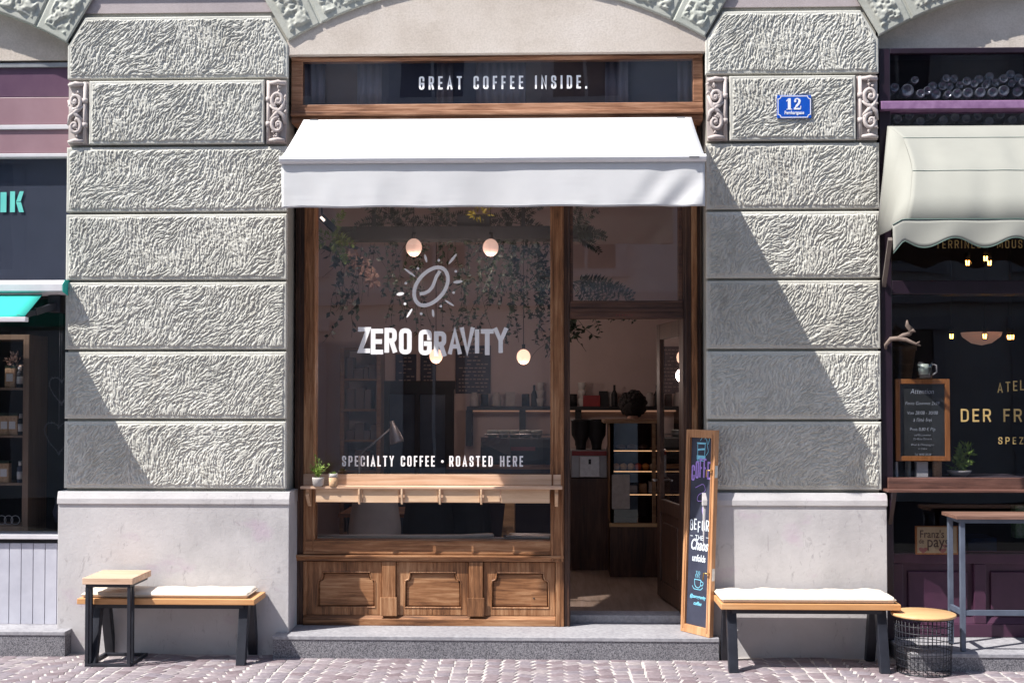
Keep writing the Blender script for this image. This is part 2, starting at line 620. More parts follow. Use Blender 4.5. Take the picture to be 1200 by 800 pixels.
# glyph: (width, [(closed, rounded, points in 0..1)])
G = {
    'A': (1, [(0, 0, [(0, 0), (.5, 1), (1, 0)]), (0, 0, [(.22, .27), (.78, .27)])]),
    'B': (.95, [(1, 1, [(0, 0), (1, 0), (1, .52), (0, .52)]), (1, 1, [(0, .52), (.93, .52), (.93, 1), (0, 1)])]),
    'C': (.95, [(0, 1, [(1, .72), (1, 1), (0, 1), (0, 0), (1, 0), (1, .28)])]),
    'D': (.95, [(1, 2, [(0, 0), (1, 0), (1, 1), (0, 1)])]),
    'E': (.8, [(0, 0, [(1, 0), (0, 0), (0, 1), (1, 1)]), (0, 0, [(.05, .5), (.85, .5)])]),
    'F': (.78, [(0, 0, [(0, 0), (0, 1), (1, 1)]), (0, 0, [(.05, .5), (.85, .5)])]),
    'G': (.97, [(0, 1, [(1, .72), (1, 1), (0, 1), (0, 0), (1, 0), (1, .42)]), (0, 0, [(.62, .44), (.98, .44)])]),
    'H': (1, [(0, 0, [(0, 0), (0, 1)]), (0, 0, [(1, 0), (1, 1)]), (0, 0, [(.05, .5), (.95, .5)])]),
    'I': (.0, [(0, 0, [(.5, 0), (.5, 1)])]),
    'K': (1, [(0, 0, [(0, 0), (0, 1)]), (0, 0, [(1, 1), (.12, .45)]), (0, 0, [(.38, .6), (1, 0)])]),
    'L': (.75, [(0, 0, [(0, 1), (0, 0), (1, 0)])]),
    'M': (1.35, [(0, 0, [(0, 0), (0, 1), (.5, .15), (1, 1), (1, 0)])]),
    'N': (1.02, [(0, 0, [(0, 0), (0, 1), (1, 0), (1, 1)])]),
    'O': (.97, [(1, 1, [(0, 0), (1, 0), (1, 1), (0, 1)])]),
    'P': (.93, [(0, 0, [(0, 0), (0, 1)]), (0, 1, [(.02, 1), (1, 1), (1, .43), (.02, .43)])]),
    'R': (.95, [(0, 0, [(0, 0), (0, 1)]), (0, 1, [(.02, 1), (1, 1), (1, .48), (.02, .48)]), (0, 0, [(.62, .44), (1, 0)])]),
    'S': (.92, [(0, 1, [(1, .72), (1, 1), (0, 1), (0, .58), (1, .42), (1, 0), (0, 0), (0, .28)])]),
    'T': (.92, [(0, 0, [(.5, 0), (.5, .96)]), (0, 0, [(0, 1), (1, 1)])]),
    'U': (.97, [(0, 1, [(0, 1), (0, 0), (1, 0), (1, 1)])]),
    'V': (1, [(0, 0, [(0, 1), (.5, 0), (1, 1)])]),
    'Y': (1, [(0, 0, [(0, 1), (.5, .48), (1, 1)]), (0, 0, [(.5, .46), (.5, 0)])]),
    'Z': (.88, [(0, 0, [(0, 1), (1, 1), (0, 0), (1, 0)])]),
    '.': (.0, [(0, 0, [(.5, -.02), (.5, .03)])]),
    '·': (.0, [(0, 0, [(.5, .46), (.5, .52)])]),
    'i': (.0, [(0, 0, [(.5, 0), (.5, .86)]), (0, 0, [(.5, 1.1), (.5, 1.16)])]),
    "'": (.0, [(0, 0, [(.5, .85), (.5, 1.0)])]),
}


def stroke2d(mb, pts, t, closed, fn, dy, cap=True):
    P = [Vector((p[0], p[1])) for p in pts]
    Q = [P[0]]
    for p in P[1:]:
        if (p - Q[-1]).length > 1e-5: Q.append(p)
    P = Q
    n = len(P)
    if n < 2: return
    if not closed and cap:
        P[0] = P[0] + (P[0] - P[1]).normalized() * t / 2
        P[-1] = P[-1] + (P[-1] - P[-2]).normalized() * t / 2
    vs = []
    for i in range(n):
        if closed or 0 < i < n - 1:
            d0 = (P[i] - P[i - 1]).normalized()
            d1 = (P[(i + 1) % n] - P[i]).normalized()
        elif i == 0:
            d0 = d1 = (P[1] - P[0]).normalized()
        else:
            d0 = d1 = (P[-1] - P[-2]).normalized()
        n0 = Vector((-d0.y, d0.x))
        n1 = Vector((-d1.y, d1.x))
        mm = n0 + n1
        mm = mm.normalized() if mm.length > 1e-6 else n0
        k = 1 / max(.45, mm.dot(n0))
        vs.append(P[i] + mm * k * t / 2)
        vs.append(P[i] - mm * k * t / 2)
    V3 = [fn(v.x, v.y, dy) for v in vs]
    fs = []
    for i in range(n if closed else n - 1):
        j = (i + 1) % n
        fs.append((2 * i, 2 * i + 1, 2 * j + 1, 2 * j))
    mb.add(V3, fs)


def glyph(mb, ch, x, z, h, w, t, fn, d0=0):
    """draw one letter; returns its advance width"""
    if ch not in G: return w * .5
    gw, strokes = G[ch]
    W = gw * w
    tw = max(W - t, 0)
    for k, (cl, rd, pts) in enumerate(strokes):
        q = [(x + t / 2 + p[0] * tw, z + t / 2 + p[1] * (h - t)) for p in pts]
        if rd == 1: q = rc(q, min(tw * .45, h * .2) + 1e-4, bool(cl))
        if rd == 2:
            q = [q[0]] + rc([q[0], q[1], q[2], q[3]], tw * .5, False)[1:-1] + [q[3]]
        stroke2d(mb, q, t, bool(cl), fn, d0 + k * .0003)
    return max(W, t)


def text_w(s, w, t, gap):
    tot = 0
    for c in s:
        tot += (w * .55 if c == ' ' else max(G[c][0] * w, t)) + gap
    return tot - gap


def text(mb, s, x0, x1, z0, z1, t, fn, wr=.42, ang=None):
    """text fitted between x0 and x1: the gaps take up the slack"""
    h = z1 - z0
    w = h * wr
    gap = (x1 - x0 - text_w(s, w, t, 0)) / (len(s) - 1)
    x = x0
    for c in s:
        if c == ' ':
            x += w * .55 + gap
            continue
        x += glyph(mb, c, x, z0, h, w, t, fn) + gap


def plane_fn(Y):
    return lambda x, z, d: (x, Y - d, z)


def font_text(s, name, mat, parent, loc, size, rot=(R(90), 0, 0), sx=1.0, offset=0.0, shear=0, align='LEFT', extrude=0.0006, space=1.0):
    c = bpy.data.curves.new(name, 'FONT')
    c.body = s
    c.size = size
    c.offset = offset
    c.shear = shear
    c.extrude = extrude
    c.align_x = align
    c.space_character = space
    c.resolution_u = 3
    o = bpy.data.objects.new(name, c)
    COL.objects.link(o)
    bpy.context.view_layer.update()
    me = bpy.data.meshes.new_from_object(o.evaluated_get(bpy.context.evaluated_depsgraph_get()))
    bpy.data.objects.remove(o)
    me.name = name
    me.materials.clear()
    me.materials.append(mat)
    o = bpy.data.objects.new(name, me)
    COL.objects.link(o)
    base = world_loc(parent) if parent else Vector((0, 0, 0))
    mt = Matrix.Translation(Vector(loc) - base) @ (rot if isinstance(rot, Matrix) else Matrix.Rotation(rot[0], 4, 'X')) @ Matrix.Diagonal((sx, 1, 1, 1))
    me.transform(mt)
    if parent: o.parent = parent
    return o


# ------------------------------------------------------------------ relief of the rusticated blocks
rng = np.random.default_rng(11)


def vnoise(nx, nz, cells):
    """smooth value noise on an nz x nx grid; cells = number of periods along x"""
    cx = max(2, int(cells) + 2)
    cz = max(2, int(cells * nz / nx) + 2)
    g = rng.random((cz + 1, cx + 1))
    xs = np.linspace(0, cx - 1.001, nx)
    zs = np.linspace(0, cz - 1.001, nz)
    xi = xs.astype(int)
    zi = zs.astype(int)
    fx = xs - xi
    fz = zs - zi
    fx = fx * fx * (3 - 2 * fx)
    fz = (fz * fz * (3 - 2 * fz))[:, None]
    a = g[zi][:, xi] * (1 - fx) + g[zi][:, xi + 1] * fx
    b = g[zi + 1][:, xi] * (1 - fx) + g[zi + 1][:, xi + 1] * fx
    return a * (1 - fz) + b * fz


def trowel_relief(nx, nz, cell):
    """short raised trowel strokes whose direction wanders over the block"""
    H = np.zeros((nz, nx))
    ang = (vnoise(nx, nz, nx * cell / .20) - .5) * 2.2 + math.radians(66)
    W_, H_ = nx * cell, nz * cell
    n = int(W_ * H_ * 7000)
    px = rng.random(n) * nx
    pz = rng.random(n) * nz
    L = rng.uniform(.010, .045, n) / cell
    w = rng.uniform(.0021, .0036, n) / cell
    amp = rng.uniform(.5, 1.0, n) * np.where(rng.random(n) < .5, 1, -1)
    for i in range(n):
        a = ang[min(int(pz[i]), nz - 1), min(int(px[i]), nx - 1)] + rng.normal() * .19
        ca, sa = math.cos(a), math.sin(a)
        r = int(L[i] + 2 * w[i] + 1)
        x0, x1 = max(0, int(px[i]) - r), min(nx, int(px[i]) + r + 1)
        z0, z1 = max(0, int(pz[i]) - r), min(nz, int(pz[i]) + r + 1)
        if x1 <= x0 or z1 <= z0: continue
        X = np.arange(x0, x1)[None, :] - px[i]
        Z = np.arange(z0, z1)[:, None] - pz[i]
        u = X * ca + Z * sa
        v = -X * sa + Z * ca + .003 / cell * np.sin(u * cell * 60)
        e = np.clip(1 - (np.abs(u) / L[i]) ** 4, 0, 1) * np.exp(-(v / w[i]) ** 2)
        H[z0:z1, x0:x1] = H[z0:z1, x0:x1] * (1 - e * .8) + e * amp[i] * .8
    H += (vnoise(nx, nz, nx * cell / .011) - .5) * .6 + (vnoise(nx, nz, nx * cell / .06) - .5) * .5
    H = H * .5 + .5
    return .65 / (1 + np.exp(-(H - .42) * 10)) + .35 * H


def rock_relief(nx, nz, cell):
    h = vnoise(nx, nz, nx * cell / .08) * .35 + vnoise(nx, nz, nx * cell / .04) * .45 + vnoise(nx, nz, nx * cell / .02) * .35
    return .75 / (1 + np.exp(-(h - .55) * 12)) + .35 * h


def rough_block(name, mat, parent, P, W, H, Y0, amp=.0115, margin=.022, kind='trowel', back=.035, cell=.0041, base=-.001):
    """P(u,v) -> (x,z); a grid front with a smooth margin and a rough field, its rim turned back into the joint"""
    nx = max(6, int(W / cell))
    nz = max(6, int(H / cell))
    rel = trowel_relief(nx, nz, cell) if kind == 'trowel' else rock_relief(nx, nz, cell)
    d = np.minimum(np.minimum(np.arange(nx)[None, :], np.arange(nx)[::-1][None, :]) * W / (nx - 1) + 0 * np.arange(nz)[:, None],
                   np.minimum(np.arange(nz)[:, None], np.arange(nz)[::-1][:, None]) * H / (nz - 1) + 0 * np.arange(nx)[None, :])
    wob = margin + (vnoise(nx, nz, W / .04) - .5) * .012
    mk = np.clip((d - wob) / .006, 0, 1)
    h = mk * (rel * amp + base)
    h += (vnoise(nx, nz, W / .3) - .5) * .004
    h -= np.clip(1 - d / .007, 0, 1) ** 2 * .006
    u = np.linspace(0, 1, nx)
    v = np.linspace(0, 1, nz)
    verts = np.zeros((nz + 2, nx + 2, 3))
    for j in range(nz):
        x0, z0 = P(0, v[j])
        x1, z1 = P(1, v[j])
        xm, zm = P(.5, v[j])
        # quadratic through three samples (handles arcs)
        a_, b_, c_ = 2 * (u - .5) * (u - 1), -4 * u * (u - 1), 2 * u * (u - .5)
        verts[j + 1, 1:-1, 0] = x0 * a_ + xm * b_ + x1 * c_
        verts[j + 1, 1:-1, 2] = z0 * a_ + zm * b_ + z1 * c_
        verts[j + 1, 1:-1, 1] = Y0 - h[j]
    verts[0, 1:-1] = verts[1, 1:-1]
    verts[-1, 1:-1] = verts[-2, 1:-1]
    verts[:, 0] = verts[:, 1]
    verts[:, -1] = verts[:, -2]
    verts[0, :, 1] = verts[-1, :, 1] = Y0 + back
    verts[:, 0, 1] = verts[:, -1, 1] = Y0 + back
    base_l = world_loc(parent)
    V = verts.reshape(-1, 3) - np.array(base_l)
    NX, NZ = nx + 2, nz + 2
    idx = np.arange(NX * NZ).reshape(NZ, NX)
    q = np.stack([idx[:-1, :-1], idx[:-1, 1:], idx[1:, 1:], idx[1:, :-1]], -1).reshape(-1, 4)
    me = bpy.data.meshes.new(name)
    me.vertices.add(len(V))
    me.vertices.foreach_set('co', V.astype(np.float32).ravel())
    me.loops.add(q.size)
    me.loops.foreach_set('vertex_index', q.astype(np.int32).ravel())
    me.polygons.add(len(q))
    me.polygons.foreach_set('loop_start', np.arange(0, q.size, 4, dtype=np.int32))
    me.polygons.foreach_set('loop_total', np.full(len(q), 4, dtype=np.int32))
    me.update(calc_edges=True)
    me.validate()
    me.materials.append(mat)
    o = bpy.data.objects.new(name, me)
    COL.objects.link(o)
    o.parent = parent
    return o


# ================================================================== SETTING: ground
g = MB()
g.add([(-300, -300, -.02), (300, -300, -.02), (300, 300, -.02), (-300, 300, -.02)], [(0, 1, 2, 3)])
gm, nt, b = newmat('far_paving')
nt.links.new(ramp(nt, noise(nt, 6, 6), [(.3, (.045, .045, .047)), (.7, (.07, .068, .068))]), b.inputs[0])
b.inputs['Roughness'].default_value = .85
struct(g.build('ground', gm, origin=(0, 0, -.02)))

g = MB()
g.box(-8, 8, -4.2, .5, -.015, GZ - .0035)
jm = pm('pale_joint_mortar', (.38, .35, .335), (.48, .45, .43), 30, .95, bs=.6, bscale=90)
struct(g.build('pavement_bed', jm))

sm, nt, b = newmat('porphyry_setts')
gi = N(nt, 'ShaderNodeNewGeometry')
c0 = ramp(nt, gi.outputs['Random Per Island'], [(0, (.165, .128, .14)), (.25, (.21, .17, .185)), (.5, (.25, .215, .23)), (.75, (.20, .175, .20)), (1, (.29, .255, .26))])
mix = N(nt, 'ShaderNodeMix', data_type='RGBA', blend_type='MULTIPLY')
mix.inputs[0].default_value = .7
nt.links.new(c0, mix.inputs[6])
nt.links.new(ramp(nt, noise(nt, 26, 6), [(.3, (.62, .6, .6)), (.65, (1.1, 1.08, 1.08))]), mix.inputs[7])
nt.links.new(mix.outputs[2], b.inputs['Base Color'])
b.inputs['Roughness'].default_value = .7
bump(nt, b, noise(nt, 45, 5), .35, .004)
s = MB()
WB = 1.25
for bay in range(-6, 7):
    for row in range(-6, 46):
        nst = 11
        off = random.random() * .5
        for k in range(nst):
            def pt(sx, v):
                t = sx - .5
                yy = -(row + v) * .098 - .22 + .22 * (1 - 4 * t * t)
                slope = -8 * .22 * t / WB
                xx = bay * WB + sx * WB + slope * (v - .5) * .098
                return [xx, yy]
            j = .0035
            e0, e1 = k / nst + random.uniform(-.006, .006), (k + 1) / nst + random.uniform(-.006, .006)
            gx, gv = .0048 / WB, .055
            if k == 0: e0 = 0
            if k == nst - 1: e1 = 1
            cs = [pt(e0 + gx, gv), pt(e1 - gx, gv), pt(e1 - gx, 1 - gv), pt(e0 + gx, 1 - gv)]
            cy = sum(c[1] for c in cs) / 4
            if cy > -.02 or cy < -4.1: continue
            if max(c[1] for c in cs) > -.004: continue
            for c in cs:
                c[0] += random.uniform(-j, j)
                c[1] += random.uniform(-j, j)
            cx = sum(c[0] for c in cs) / 4
            hz = GZ + random.uniform(-.0015, .0015)
            tl = [random.uniform(-.001, .001) for _ in cs]
            lo = [(c[0], c[1], GZ - .03) for c in cs]
            mi = [(c[0] * .97 + cx * .03, c[1] * .97 + cy * .03, hz - .002) for c in cs]
            hi = [(c[0] * .86 + cx * .14, c[1] * .86 + cy * .14, hz + t_) for c, t_ in zip(cs, tl)]
            vs = lo + mi + hi
            fs = [(0, 1, 5, 4), (1, 2, 6, 5), (2, 3, 7, 6), (3, 0, 4, 7), (4, 5, 9, 8), (5, 6, 10, 9), (6, 7, 11, 10), (7, 4, 8, 11), (8, 9, 10, 11)]
            s.add(vs, fs, True)
struct(s.build('pavement', sm, origin=(0, -1, GZ)))

# ================================================================== SETTING: the masonry building
JZ = [4.908, 4.411, 3.903, 3.386, 2.865, 2.333, 1.804, 1.276]
LP = (-3.70, -1.995)
RP = (1.19, 2.49)
bld = thing('stone_building', (0, .3, GZ), 'pale grey-green stuccoed building front with rough rusticated piers and segmental arches', 'building')
REV = .32          # depth of the shop openings
CORE_Y = .035
GAP = .010
ARC_R, ARC_T = 3.12, .42
OPEN = [(-6.85, -3.70), (-1.995, 1.19), (2.49, 5.64)]
SPR = 4.695


def arc_pt(cx, half, a, r):
    cz = SPR - math.sqrt(ARC_R ** 2 - half ** 2)
    return cx + r * math.sin(a), cz + r * math.cos(a)


def make_pier(x0, x1, full=True):
    w = x1 - x0
    p = MB()
    p.box(x0 + .012, x1 - .012, CORE_Y, .62, 1.2, 4.95)
    pier = p.build('pier', M['core'], bld)
    half = (OPEN[1][1] - OPEN[1][0]) / 2
    ang = math.asin(half / ARC_R)
    sl = math.tan(ang)
    if full:
        for i in range(7):
            zt, zb = JZ[i] - GAP, JZ[i + 1] + GAP
            if i == 1:
                ox = .165
                bx0, bx1 = x0 + ox + .012, x1 - ox - .012
            else:
                bx0, bx1 = x0, x1

            def P(u, v, bx0=bx0, bx1=bx1, zt=zt, zb=zb, i=i):
                z = zb + (zt - zb) * v
                a, c = bx0, bx1
                if i == 0 and z > SPR - .02:
                    ins = (z - SPR + .02) * sl
                    a, c = a + ins, c - ins
                return a + (c - a) * u, z
            rough_block('rusticated_block', M['stone'], pier, P, bx1 - bx0, zt - zb, 0.0 if i != 1 else -.018)
        for sd in (0, 1):
            ox0 = x0 + .012 if sd == 0 else x1 - .165
            ornament(ox0, ox0 + .153, JZ[2] + .012, JZ[1] - .012, sd, pier)
    else:
        for i in range(7):
            q = MB()
            q.box(x0, x1, 0, .05, JZ[i + 1] + GAP, JZ[i] - GAP)
            q.build('rusticated_block', M['stone'], pier, bevel=.01)
    # plinth with its weathered cap moulding
    f = .055
    px0, px1 = x0 - .035, x1 + .03
    q = MB()
    q.prism_x([(.62, GZ - .03), (.62, 1.245), (-.012, 1.245), (-.012, 1.232), (-.02, 1.205), (-.02, 1.16), (-.02, GZ - .03)], px0, px1)
    q.build('plinth', M['plinth'], bld, bevel=.004)
    q = MB()
    q.prism_x([(.60, 1.262), (-.014, 1.262), (-.031, 1.208), (-.031, 1.168), (-.022, 1.166), (.60, 1.166)], px0 - .004, px1 + .004)
    q.build('plinth_cap', M['plinth'], bld, bevel=.003)
    q = MB()
    q.box(x0 + sl * .2 - .02, x1 - sl * .2 + .02, .02, .6, 4.935, 5.33)
    q.build('frieze_panel', M['frieze'], bld)
    return pier


def ornament(x0, x1, z0, z1, side, parent):
    m = MB()
    m.box(x0, x1, .0, .04, z0, z1)
    w, h = x1 - x0, z1 - z0
    yb = -.006
    rod = x1 - .022 if side == 0 else x0 + .022
    k = -1 if side == 0 else 1
    m.tube([(rod, yb - .004, z0 + .005), (rod, yb - .008, (z0 + z1) / 2), (rod, yb - .004, z1 - .005)], .014, 8)
    for zz in (z0 + h * .30, z0 + h * .69):
        m.tube([(rod, yb - .006, zz - .018), (rod, yb - .006, zz + .018)], .021, 10)
        m.tube([(rod, yb - .006, zz - .002), (rod + k * .05, yb - .012, zz - .02), (rod + k * .08, yb - .014, zz + .0)], [.009, .008, .004], 6)
    xc = (rod + (x1 if side == 1 else x0)) / 2 + k * .008

    def spiral(cx, cz, r0, turns, a0, sg, t0):
        pts, rr = [], []
        n = int(22 * turns)
        for i in range(n + 1):
            t = i / n
            r = r0 * (1 - t) ** .8 + .004
            a = a0 + sg * turns * 2 * math.pi * t
            pts.append((cx + r * math.cos(a) * .92, yb - .012 - .012 * t, cz + r * math.sin(a) * 1.15))
            rr.append(t0 * (1 - .55 * t))
        m.tube(pts, rr, 7)
    spiral(xc, z0 + h * .68, .052, 1.3, R(250), -1 * k, .019)
    m.ball((xc, yb - .012, z0 + h * .68), .022, 8, 6)
    spiral(xc, z0 + h * .28, .053, 1.3, R(80), 1 * k, .019)
    m.ball((xc, yb - .012, z0 + h * .28), .022, 8, 6)
    # scrolling stem and leaves crossing between the two volutes
    m.tube([(rod + k * .01, yb - .008, z0 + h * .60), (xc - k * .01, yb - .018, z0 + h * .52), (xc + k * .04, yb - .014, z0 + h * .44), (xc + k * .052, yb - .01, z0 + h * .30)], [.011, .018, .017, .010], 8)
    m.tube([(rod + k * .01, yb - .008, z0 + h * .36), (xc - k * .012, yb - .018, z0 + h * .46), (xc + k * .03, yb - .014, z0 + h * .55), (xc + k * .052, yb - .01, z0 + h * .7)], [.011, .018, .017, .010], 8)
    for zz, r in ((z0 + h * .95, .021), (z0 + h * .045, .019)):
        m.tube([(rod - k * 0, yb - .004, zz), (xc, yb - .016, zz + .004), (xc + k * .055, yb - .004, zz - .004)], [.012, r, .012], 8)
    for i in range(20):
        cx = xc + k * random.uniform(-.035, .045)
        cz = z0 + h * random.uniform(.1, .92)
        a = random.uniform(0, 6.28)
        m.tube([(cx, yb - .004, cz), (cx + .018 * math.cos(a), yb - .02, cz + .02 * math.sin(a)), (cx + .03 * math.cos(a + .6), yb - .008, cz + .034 * math.sin(a + .6))], [.007, .011, .003], 6)
    m.build('carved_scroll', M['orn'], parent)


make_pier(*LP)
make_pier(*RP)
make_pier(-8.5, -6.85, False)
make_pier(5.64, 7.3, False)

for oi, (o0, o1) in enumerate(OPEN):
    cx = (o0 + o1) / 2
    half = (o1 - o0) / 2
    A = math.asin(min(half, 1.59) / ARC_R)
    seq = [.30, .50] * 4 + [.30]
    tot = sum(seq)
    seq = [q / tot * 2 * A for q in seq]
    # backing of the arch: fills from the extrados up to the frieze
    arch = MB()
    n = 24
    inner = [arc_pt(cx, half, -A + 2 * A * i / n, ARC_R + .006) for i in range(n + 1)]
    poly_top = 5.33
    vs, fs = [], []
    for i, (x, z) in enumerate(inner):
        vs += [(x, .0, z), (x, .0, poly_top), (x, .42, z), (x, .42, poly_top)]
    for i in range(n):
        a_, b_ = 4 * i, 4 * (i + 1)
        fs += [(a_, b_, b_ + 1, a_ + 1), (a_, a_ + 2, b_ + 2, b_)]
    arch.add(vs, fs)
    arch_o = arch.build('arch', M['vouss'], bld)
    a0 = -A
    for si, da in enumerate(seq):
        g_ = .0026
        aa, ab = a0 + g_, a0 + da - g_
        a0 += da
        topr = ARC_T if si % 2 == 0 else ARC_T

        def P(u, v, aa=aa, ab=ab):
            return arc_pt(cx, half, aa + (ab - aa) * u, ARC_R + .004 + (ARC_T) * v)
        vis = (oi == 1) or (oi == 0 and si > 5) or (oi == 2 and si < 4)
        rough_block('voussoir', M['vouss'], arch_o, P, da * ARC_R, ARC_T, -.010, amp=.024, margin=.05, kind='rock', back=.014, cell=.0062 if vis else .03, base=-.003)
    # tympanum plaster set back under the arch
    t = MB()
    poly = [(o0, 4.60)] + [arc_pt(cx, half, -A + 2 * A * i / n, ARC_R + .02) for i in range(n + 1)] + [(o1, 4.60)]
    t.prism(poly, .012 if oi == 1 else .11, .20)
    t.build('tympanum', M['tymp'], bld)

# upper wall, cornice, upper windows (seen only in reflections and from elsewhere)
u = MB()
u.box(-8.5, 7.3, .03, .6, 5.33, 12.5)
upper = u.build('upper_wall', M['frieze'], bld)
u = MB()
u.prism_x([(.02, 5.20), (-.05, 5.24), (-.07, 5.30), (-.10, 5.34), (-.10, 5.42), (.02, 5.46)], -8.5, 7.3)
u.build('cornice', M['band'], bld)
u = MB()
u.prism_x([(.62, 12.5), (-.35, 12.5), (-.35, 12.7), (4, 15), (9, 12.7), (9, 12.5)], -8.6, 7.4)
u.build('roof', M['core'], bld)
for k in range(5):
    xx = -7 + k * 3.2
    for zz in (6.4, 9.4):
        q = MB()
        q.box(xx, xx + 1.1, -.02, .028, zz, zz + 1.9)
        w_ = q.build('window', M['white_paint'], upper)
        w_.parent = upper
b_ = MB()
b_.box(-8.5, 7.3, 8.5, 9, 0, 12.5)
b_.box(-8.5, -8.3, .6, 8.5, 0, 12.5)
b_.box(7.1, 7.3, .6, 8.5, 0, 12.5)
b_.box(-8.3, 7.1, .6, 8.5, 5.2, 5.4)
b_.build('rear_wall', M['core'], bld)

# ------------------------------------------------------------------ opposite side of the street (seen in the glass)
opp = thing('opposite_building', (0, -13.5, 0), 'plastered town house across the street, seen reflected in the shop windows', 'building')
q = MB()
q.box(-16, 15, -22, -13.5, 0, 14.8)
oppw = q.build('wall', pm('opposite_plaster', (.52, .51, .52), (.62, .61, .62), 2, .9), opp)
q = MB()
q.prism_x([(-12.9, 14.8), (-12.9, 15.1), (-18, 18), (-22.5, 15.1), (-22.5, 14.8)], -16.3, 15.3)
q.build('roof', pm('roof_tiles', (.14, .07, .05), (.2, .1, .07), 4, .9), opp)
dkglass = pm('dark_window_pane', (.01, .015, .03), (.03, .04, .06), 3, .15)
opw = pm('grey_window_surround', (.34, .34, .37), (.42, .42, .45))
for fl, (z0, z1) in enumerate(((.6, 3.2), (4.4, 6.4), (7.6, 9.6), (10.8, 12.8))):
    for k in range(10):
        x = -14.4 + k * 2.9
        q = MB()
        q.box(x - .25, x + 1.45, -13.5, -13.36, z0 - .15, z0)
        q.box(x - .22, x, -13.5, -13.4, z0, z1)
        q.box(x + 1.2, x + 1.42, -13.5, -13.4, z0, z1)
        q.box(x - .3, x + 1.5, -13.5, -13.3, z1, z1 + .24)
        q.box(x + .57, x + .63, -13.5, -13.44, z0, z1)
        wf = q.build('window', opw, opp)
        q = MB()
        q.box(x, x + 1.2, -13.5, -13.46, z0, z1)
        q.build('pane', dkglass, wf)
q = MB()
q.box(-16, 15, -13.5, -13.3, 3.7, 3.95)
q.build('string_course', opw, opp)

# ------------------------------------------------------------------ stone steps
def step(x0, x1, y0, top, label):
    t = thing('stone_step', ((x0 + x1) / 2, (y0 + .3) / 2, GZ), label, 'step')
    q = MB()
    q.box(x0 + .004, x1 - .004, y0 + .006, .36, GZ - .03, top - .03)
    q.build('riser', M['granite'], t)
    q = MB()
    q.box(x0, x1, y0, .62, top - .0295, top)
    q.build('tread', M['granite_top'], t, bevel=.004)
    return t


step(at(319, 745, -.15).x, at(843, 745, -.15).x, -.15, .205, 'long granite step in front of the brown timber shopfront')
step(-6.9, -3.62, -.15, .225, 'granite step under the pale grey panelling at the left edge')
step(2.56, 5.7, -.44, .165, 'granite step in front of the dark purple shopfront, under the bar table')

# ================================================================== CAFE: brown timber shopfront
F0 = .27
ZB = .2055                       # top of the step
ZT = az(137, .2)                 # underside of the transom
xl0, xl1 = -1.988, ax(369, F0)   # left jamb
xg1 = ax(645, F0)                # glass right edge / mullion left
xm1 = ax(668, F0)                # mullion right
xd1 = ax(799, F0)                # door opening right
xr1 = 1.183
sf = thing('timber_shopfront', (-.4, .35, ZB), 'weathered brown timber shopfront with panelled base, big window and open door under the white awning', 'shopfront')

# overdoor transom window with its frame
TY = .08
tx0, tx1 = -1.985, 1.18
tz0, tz1 = az(135, TY), az(58.5, TY)
gz0, gz1 = az(121, TY), az(70, TY)
gx0, gx1 = ax(354.5, TY, 95), ax(812, TY, 95)
q = MB()
q.box(tx0, tx1, TY, TY + .09, gz1, tz1)
q.box(tx0, tx1, TY, TY + .09, tz0, gz0)
q.box(tx0, gx0, TY + .002, TY + .09, gz0, gz1)
q.box(gx1, tx1, TY + .002, TY + .09, gz0, gz1)
q.box(tx0 - .0, tx1 + .0, TY - .022, TY, tz1 - .035, tz1)
q.box(tx0, tx1, TY - .018, TY, tz0 + .002, tz0 + .035)
q.box(tx0 + .03, tx1 - .03, TY - .012, TY, gz1 + .008, gz1 + .022)
q.box(tx0, tx1, TY + .01, .36, tz0 - .05, tz0 - .002)
tw = q.build('transom_window', M['wood_transom'], sf, bevel=.006)
q = MB()
q.box(gx0 - .01, gx1 + .01, TY + .018, TY + .024, gz0 - .01, gz1 + .01)
q.build('glass', M['glass_upper'], tw)
q = MB()
text(q, 'GREAT COFFEE INSIDE.', ax(491, TY + .015, 95), ax(688, TY + .015, 95), az(104.5, TY + .015), az(89, TY + .015), .0145, plane_fn(TY + .014))
q.build('lettering', M['letter_white'], tw, recalc=False)
# folds and boards added behind the transom, coloured to imitate its street reflection
q = MB()
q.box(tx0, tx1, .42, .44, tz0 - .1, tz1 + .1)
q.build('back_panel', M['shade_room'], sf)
cgrey = pm('grey_blue_reflection', (.15, .15, .19), (.21, .21, .25), 3, .9)
cbrown = pm('brown_reflection', (.085, .06, .055), (.12, .085, .075), 3, .8)
cdark = pm('navy_reflection', (.025, .03, .055), (.04, .045, .075), 3, .6)
for a_, b__, mt, fold in ((356, 381, cgrey, 1), (381, 419, cbrown, 0), (419, 447, cgrey, 1), (447, 512, cdark, 0), (512, 531, cgrey, 1), (531, 558, cdark, 0), (558, 616, cgrey, 1), (616, 709, cbrown, 0),
                          (709, 736, cgrey, 1), (736, 794, cdark, 0), (794, 812, cgrey, 1)):
    x0, x1 = ax(a_, TY + .1, 95), ax(b__, TY + .1, 95)
    q = MB()
    if fold:
        n_ = 40
        q.sheet([[(x0 + (x1 - x0) * i / n_, TY + .10 + .010 * math.sin((x0 + (x1 - x0) * i / n_) * 110), z) for i in range(n_ + 1)] for z in (gz0 - .02, gz1 + .02)])
        q.build('reflection_fold', mt, sf, solid=.002)
    else:
        q.box(x0, x1, TY + .115, TY + .125, gz0 - .02, gz1 + .02)
        q.box(x0, x1, TY + .105, TY + .114, gz0 + .03 * (a_ % 3), gz0 + .03 * (a_ % 3) + .012)
        q.build('reflection_board', mt, sf)

